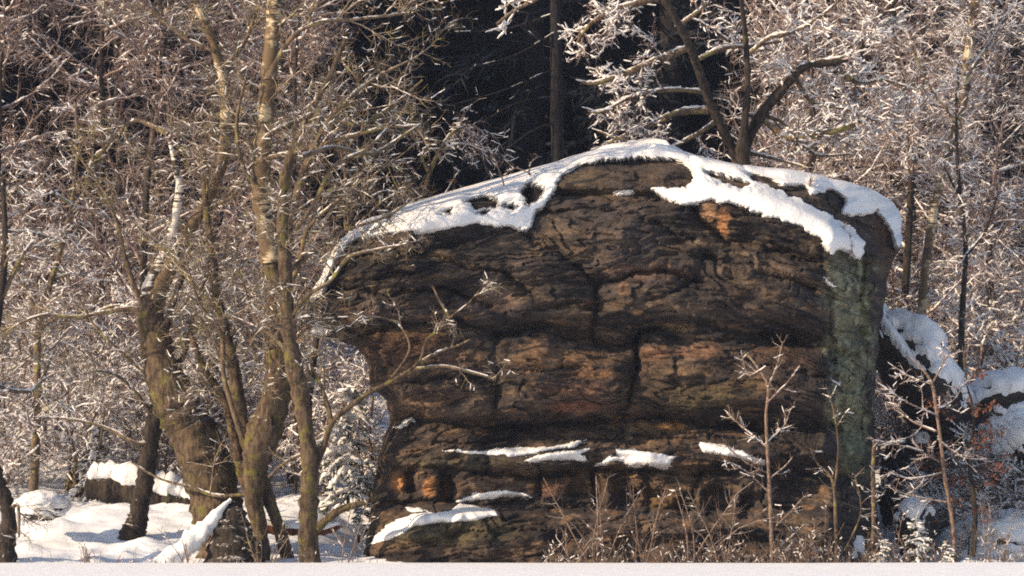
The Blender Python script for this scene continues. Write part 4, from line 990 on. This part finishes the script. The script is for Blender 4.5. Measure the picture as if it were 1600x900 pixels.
def stump():
    rng = np.random.default_rng(77); b = P(365, 895, -0.8)
    root = thing('tree_stump', b, 'broken mossy stump with a strip of snow up its left edge below the leaning trunk', 'stump')
    pl = spline([(368, 905, 92), (364, 860, 82), (362, 825, 58), (364, 800, 34), (362, 784, 10)], -0.8, -0.7, n=26, wob=0.0, rng=rng)
    v, f = tube_noise(pl, 22, 0.2, 4, 78); link('trunk', mesh_from(v - b, f, True, [BARK_DARK]), root)
    sn = spline([(250, 884, 30), (285, 858, 34), (315, 832, 30), (335, 808, 17), (350, 790, 10), (361, 780, 5)], -0.95, -0.8, n=30, wob=0.0, rng=rng)
    v, f = tube_noise(sn, 18, 0.34, 3, 79); link('snow_cap', mesh_from(v - b, f, True, [SNOW]), root)
stump()

def at(u, v, y): return tuple(P(u, v, y))
conifer('young_fir', 'little snow-loaded fir beside the left foot of the rock', 'fir', at(560, 838, 1.6), 1.25, 0.42, 34, 81, FIR_GREEN, 60, 12, 0.010)
conifer('young_fir', 'tiny snow-smothered fir at the right, in front of the tall sapling', 'fir', at(1434, 884, -1.5), 0.75, 0.36, 26, 82, FIR_GREEN, 60, 12, 0.009)
conifer('young_fir', 'lowest snow-clotted fir seedling just left of the tiny fir', 'fir', at(1380, 884, -1.6), 0.42, 0.30, 16, 83, FIR_GREEN, 50, 10, 0.009)
conifer('young_fir', 'bent snow-covered young fir behind the fallen log at the left', 'fir', at(150, 788, 5.4), 1.35, 0.75, 30, 84, FIR_GREEN, 70, 12, 0.012, droop=0.3)
conifer('young_fir', 'snowy fir seedling touching the right-hand end of the snow-clotted row', 'fir', at(1478, 884, -1.7), 0.40, 0.26, 14, 85, FIR_GREEN, 30, 10, 0.009)
conifer('young_fir', 'blue-grey snow-laden fir in the shade behind the slender alder', 'fir', at(545, 790, 3.6), 2.0, 0.8, 40, 86, FIR_GREEN, 110, 12, 0.012, droop=0.2)

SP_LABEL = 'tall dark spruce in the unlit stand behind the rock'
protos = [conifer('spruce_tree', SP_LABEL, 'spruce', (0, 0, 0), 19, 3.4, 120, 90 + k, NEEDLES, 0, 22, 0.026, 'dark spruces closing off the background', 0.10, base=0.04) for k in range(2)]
rs = random.Random(3); first = {0: 0, 1: 0}; cnt = 0
spots = []
for row, yy in enumerate((24, 28, 33, 39)):
    half = 9.5 * (yy + 60) / 60 + 3
    x = -half + rs.uniform(0, 2)
    while x < half:
        spots.append((x, yy + rs.uniform(-1.2, 1.2))); x += rs.uniform(2.2, 3.2)
for k in range(44):
    x_ = -14 - rs.uniform(0, 26); spots.append((x_, 19 + 0.42 * (x_ + 5) + rs.uniform(1.0, 13)))      # unseen spruces added past the left edge to shade the stand
for x, yy in spots:
    k = cnt % 2; z = float(ground_z(x, yy)) - 0.1; cnt += 1
    src = protos[k]; sc_ = rs.uniform(0.85, 1.2)
    if not first[k]:
        first[k] = 1; src.location = (x, yy, z); src.rotation_euler[2] = rs.uniform(0, 6); src.scale = (sc_,) * 3
    else: copy_thing(src, (x, yy, z), rs.uniform(0, 6.28), sc_)

# ------------------------------------------------------------------ frosted thicket
def bush_proto(seed, H, W, mat, n1=50, n2=420, n3=1900, stems=7, clump=900, tr=0.0065, drop=0.0, label='', group='', name='frosted_bush', cat='bush'):
    rng = np.random.default_rng(seed); K = 6
    root = thing(name, (0, 0, 0), label, cat, group)
    pts = np.zeros((stems, K, 3)); az = rng.uniform(0, 6.28, stems); d = norm(np.stack([np.cos(az) * W / H * .5, np.sin(az) * W / H * .5, np.ones(stems)], -1))
    pts[:, 0] = rng.normal(size=(stems, 3)) * [.12, .12, 0] - [0, 0, .15]
    for k in range(1, K):
        d = norm(d + rng.normal(size=d.shape) * 0.14); pts[:, k] = pts[:, k - 1] + d * H / (K - 1) * rng.uniform(.8, 1.05, (stems, 1))
    s = (pts, (0.011 * H + rng.uniform(0, .01, stems))[:, None] * np.linspace(1, .35, K)[None])
    v, f = tubes(s, 5); link('stems', mesh_from(v, f, True, [LIMB]), root)
    g1 = grow(s, n1, (H * .25, H * .5), 0.02, K=5, t0=.12, rng=rng, curl=.2, angle=(30, 75)); g2 = grow(g1, n2, (0.25, 0.75), tr * 1.6, K=4, rng=rng, curl=.28, trop=(0, 0, -drop * .5)); g3 = grow(g2, n3, (0.12, 0.38), tr, K=4, rng=rng, curl=.42, trop=(0, 0, -drop))
    build('crown', [(g1, 4, 0), (g2, 3, 0), (g3, 3, 0), (clumps(g1, clump // 5, (.06, .2), (.012, .026), rng), 4, 1), (clumps(g2, clump // 2, (.04, .13), (.013, .030), rng), 4, 1), (clumps(g3, clump // 2, (.03, .09), (.008, .018), rng), 4, 1)],
          root, (0, 0, 0), [mat, SNOW_CLUMP])
    return root

def tree_proto(seed, H, mat, label, group, drop=0.0, n=(34, 330, 1700, 3700), clump=900, tr=0.008, bark=LIMB, name='frosted_tree', W=2.4):
    rng = np.random.default_rng(seed); K = 9
    root = thing(name, (0, 0, 0), label, 'tree', group)
    pts = np.zeros((1, K, 3)); pts[0, :, 2] = np.linspace(-.2, H, K); pts[0, :, 0] = np.cumsum(rng.normal(size=K)) * .12; pts[0, :, 1] = np.cumsum(rng.normal(size=K)) * .1
    s = (pts, np.linspace(.10, .02, K)[None]); v, f = tubes(s, 7); link('trunk', mesh_from(v, f, True, [bark]), root)
    g0 = grow(s, n[0], (W * .7, W * 1.3), .035, K=6, t0=.12, rng=rng, curl=.14, angle=(40, 80), trop=(0, 0, .06), shrink=.55)
    g1 = grow(g0, n[1], (.5, 1.3), .018, K=5, t0=.1, rng=rng, curl=.2, trop=(0, 0, -drop * .3)); g2 = grow(g1, n[2], (.25, .65), tr * 1.4, K=4, rng=rng, curl=.26, trop=(0, 0, -drop * .7)); g3 = grow(g2, n[3], (.12, .38), tr, K=4, rng=rng, curl=.36, trop=(0, 0, -drop))
    build('crown', [(g0, 5, 0), (g1, 3, 0), (g2, 3, 0), (g3, 3, 0), (clumps(g0, clump // 4, (.08, .25), (.012, .026), rng), 4, 1), (clumps(g1, clump // 3, (.05, .16), (.010, .022), rng), 4, 1), (clumps(g2, clump // 2, (.03, .1), (.008, .018), rng), 4, 1)],
          root, (0, 0, 0), [mat, SNOW_CLUMP])
    return root

GL, GR = 'frosted bushes filling the slope left of the rock', 'frosted bushes filling the slope right of the rock'
LBL = 'brownish frost-rimed bare bush in the thicket left of the rock'; RBL = 'snow-speckled bare bush in the thicket right of the rock'
bushL = [bush_proto(201 + k, 3.0, 2.4, TWIG_FROST, clump=1500, label=LBL, group=GL) for k in range(2)]
bushR = [bush_proto(211 + k, 3.0, 2.4, TWIG_FROST, clump=1900, tr=.0068, label=RBL, group=GR) for k in range(3)]
GTL, GTR = 'fine-twigged trees in the wood left of the rock', 'frost-covered trees in the wood right of the rock'
treeL = [tree_proto(221 + k, 10.5, TWIG_BROWN, 'fine-twigged brown tree with hanging rimed twigs in the wood at the upper left', GTL, drop=0.22, tr=.0055, bark=BARK_DARK) for k in range(2)]
treeR = [tree_proto(231 + k, 10.5, TWIG_FROST, 'frost-whitened tree in the dense wood at the upper right', GTR, drop=0.05, clump=2400, tr=.0062, bark=BARK_DARK) for k in range(2)]

used = set()
def put(src, x, y, s, r):
    loc = (x, y, float(ground_z(x, y)) - 0.05)
    if src.name not in used:
        used.add(src.name); src.location = loc; src.rotation_euler = (0, 0, r); src.scale = (s,) * 3
    else: copy_thing(src, loc, r, s)

rs = random.Random(11)
def scatter(protos_, umin, umax, ys, step, smin, smax, maxtop=None):
    k = 0
    for yy in ys:
        m = M(yy); u = umin + rs.uniform(0, step)
        while u < umax:
            y_ = yy + rs.uniform(-0.5, 0.5)
            put(protos_[k % len(protos_)], (u - 800) * M(y_), y_, rs.uniform(smin, smax), rs.uniform(0, 6.28)); k += 1
            u += step * rs.uniform(0.75, 1.25)
scatter(bushL, -60, 600, (5.6, 7.6), 120, 0.75, 1.05)
scatter(bushL, -60, 560, (10, 13, 16), 165, 1.0, 1.3)
scatter(treeL, -80, 560, (8.5, 12, 16), 225, 0.9, 1.1)
scatter(bushR, 1440, 1680, (5.2, 6.8), 120, 0.75, 1.05)
scatter(bushR, 1130, 1680, (8.2, 10.5, 13), 140, 0.95, 1.35)
scatter(treeR, 1150, 1700, (9.5, 12.5, 16), 205, 0.8, 1.1)
put(treeL[0], (455 - 800) * M(7.6), 7.6, 0.92, 1.0)
put(bushR[0], (1478 - 800) * M(2.9), 2.9, 0.5, 1.0)
put(bushR[1], (1590 - 800) * M(2.2), 2.2, 0.62, 2.0)
put(bushR[2], (1545 - 800) * M(3.4), 3.4, 0.7, 4.0)
put(bushR[0], (1440 - 800) * M(2.6), 2.6, 0.55, 3.0)
put(bushR[1], (1520 - 800) * M(1.7), 1.7, 0.45, 5.0)
put(bushR[2], (1605 - 800) * M(3.0), 3.0, 0.8, 2.5)
put(bushR[0], (1500 - 800) * M(4.6), 4.6, 0.8, 0.5)

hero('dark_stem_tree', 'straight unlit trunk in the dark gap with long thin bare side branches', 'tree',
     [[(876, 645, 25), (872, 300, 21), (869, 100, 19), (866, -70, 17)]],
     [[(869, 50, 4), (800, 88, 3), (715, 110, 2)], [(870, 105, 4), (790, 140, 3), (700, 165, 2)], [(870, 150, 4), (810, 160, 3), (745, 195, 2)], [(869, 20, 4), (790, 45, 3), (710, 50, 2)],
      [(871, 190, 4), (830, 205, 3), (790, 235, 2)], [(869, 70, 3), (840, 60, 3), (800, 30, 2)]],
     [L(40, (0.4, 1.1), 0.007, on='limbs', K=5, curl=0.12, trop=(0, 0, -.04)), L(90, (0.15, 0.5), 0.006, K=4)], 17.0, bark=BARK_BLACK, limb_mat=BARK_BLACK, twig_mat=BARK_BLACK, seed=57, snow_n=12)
hero('snowy_branch', 'snow-laden bough reaching down from the top edge into the dark gap', 'branch',
     [[(1022, -48, 12), (960, -62, 10), (900, -45, 8), (862, -18, 7), (832, 2, 6), (804, 16, 5), (776, 38, 4)]], [[(828, 4, 4), (806, 0, 3), (788, 12, 3)], [(806, 15, 4), (790, 40, 3), (768, 48, 2)]],
     [L(16, (0.1, 0.3), 0.008, on='limbs', K=4), L(30, (0.06, 0.15), 0.006, K=3)], 1.7, bark=LIMB, twig_mat=TWIG_FROST, seed=60, snow_n=160, tip_snow=(0.012, 0.03))
hero('young_birch', 'slight birch behind the snowy shoulder of the rock with twigs hanging like a veil', 'tree',
     [[(600, 835, 14), (615, 640, 12), (630, 480, 10), (650, 360, 8), (672, 270, 7), (700, 215, 6), (730, 196, 4), (752, 204, 3)]],
     [[(672, 275, 5), (650, 220, 4), (640, 160, 3)], [(690, 235, 4), (720, 225, 3), (755, 235, 2)], [(655, 330, 4), (620, 290, 3), (600, 240, 2)], [(650, 350, 4), (690, 310, 3), (715, 270, 2)]],
     [L(46, (0.4, 0.95), 0.008, on='all', K=6, t0=0.62, curl=0.08, trop=(0, 0, -.38), shrink=.1), L(260, (0.12, 0.4), 0.006, K=4, trop=(0, 0, -.2)), L(500, (0.06, 0.18), 0.0045, K=3)], 2.4, bark=LIMB, twig_mat=TWIG_BROWN, seed=58, snow_n=200)
hero('young_birch', 'low dark twiggy birch filling the corner between the alder and the snowy shoulder', 'tree',
     [[(478, 822, 13), (480, 700, 12), (486, 590, 11), (505, 480, 9), (536, 380, 8), (570, 290, 6), (602, 200, 4)]],
     [[(520, 425, 5), (575, 360, 4), (640, 320, 3)], [(545, 350, 5), (540, 280, 4), (530, 220, 3)], [(575, 280, 4), (630, 240, 3), (660, 215, 2)], [(540, 370, 4), (605, 310, 3), (660, 292, 2)]],
     [L(60, (0.4, 1.0), 0.009, on='all', K=5, t0=0.52, curl=0.2), L(480, (0.2, 0.5), 0.007, K=4), L(1500, (0.1, 0.3), 0.005, K=3)], 2.0, bark=BARK_DARK, limb_mat=LIMB, twig_mat=TWIG_OLIVE, seed=59, snow_n=140)

# bronze beech leaves still hanging on a low sapling
def beech():
    rng = np.random.default_rng(8); b = P(1520, 860, 0.6)
    root = thing('beech_sapling', b, 'young beech still holding rusty brown leaves by the dark hollow at the right', 'sapling')
    st = spline([(1520, 870, 10), (1524, 800, 8), (1515, 720, 7), (1522, 650, 5), (1510, 600, 3)], 0.6, 0.7, rng=rng)
    v, f = tubes(st, 6); link('trunk', mesh_from(v - b, f, True, [BARK_DARK]), root)
    g = grow(st, 26, (0.5, 1.2), .008, K=5, angle=(60, 90), rng=rng, curl=.12, t0=.2, shrink=.2); g2 = grow(g, 120, (.15, .4), .005, K=3, rng=rng, flat=.5)
    build('twigs', [(g, 4, 0), (g2, 3, 0)], root, b, [BARK_DARK], 'stuff')
    n = 620; idx = rng.integers(0, len(g2[0]), n); c, tan, _ = sample(g2, idx, rng.uniform(0, 1, n)); c = c + rng.normal(size=c.shape) * .02
    d = norm(rng.normal(size=(n, 3)) + [0, 0, -.6]); s = norm(np.cross(d, rng.normal(size=(n, 3)))); nn = np.cross(d, s); L_ = rng.uniform(.05, .09, n)[:, None]
    V = np.stack([c, c + d * L_ * .5 + s * L_ * .28 + nn * L_ * .1, c + d * L_, c + d * L_ * .5 - s * L_ * .28 + nn * L_ * .1], 1).reshape(-1, 3)
    F = np.arange(n * 4).reshape(-1, 4)
    m, t, bb = new_mat('beech_leaf', .7); t.links.new(mixc(t, maprange(t, noise_tex(t, 12, 2, .5, obj_co(t)), .35, .65), (0.10, 0.036, 0.022), (0.19, 0.075, 0.042)), bb.inputs['Base Color'])
    o = link('foliage', mesh_from(V - b, F, False, [m]), root); o['kind'] = 'stuff'
beech()

# ------------------------------------------------------------------ thin winter haze
def haze():
    me = bpy.data.meshes.new('haze'); X, Y0, Y1, Z0, Z1 = 70, -64, 75, -1.2, 42
    v = [(x, y, z) for z in (Z0, Z1) for y in (Y0, Y1) for x in (-X, X)]
    me.from_pydata(v, [], [(0, 2, 3, 1), (4, 5, 7, 6), (0, 1, 5, 4), (2, 6, 7, 3), (0, 4, 6, 2), (1, 3, 7, 5)])
    m = bpy.data.materials.new('haze'); m.use_nodes = True; t = m.node_tree; t.nodes.clear()
    o_ = t.nodes.new('ShaderNodeOutputMaterial'); p = t.nodes.new('ShaderNodeVolumePrincipled')
    p.inputs['Color'].default_value = (0.55, 0.66, 1.0, 1); p.inputs['Density'].default_value = HAZE; p.inputs['Anisotropy'].default_value = 0.0
    t.links.new(p.outputs[0], o_.inputs['Volume']); me.materials.append(m)
    tag(link('haze', me), 'thin pale winter haze over the clearing', None, None, 'stuff')
HAZE = 0.0003
sc.cycles.volume_bounces = 0
haze()
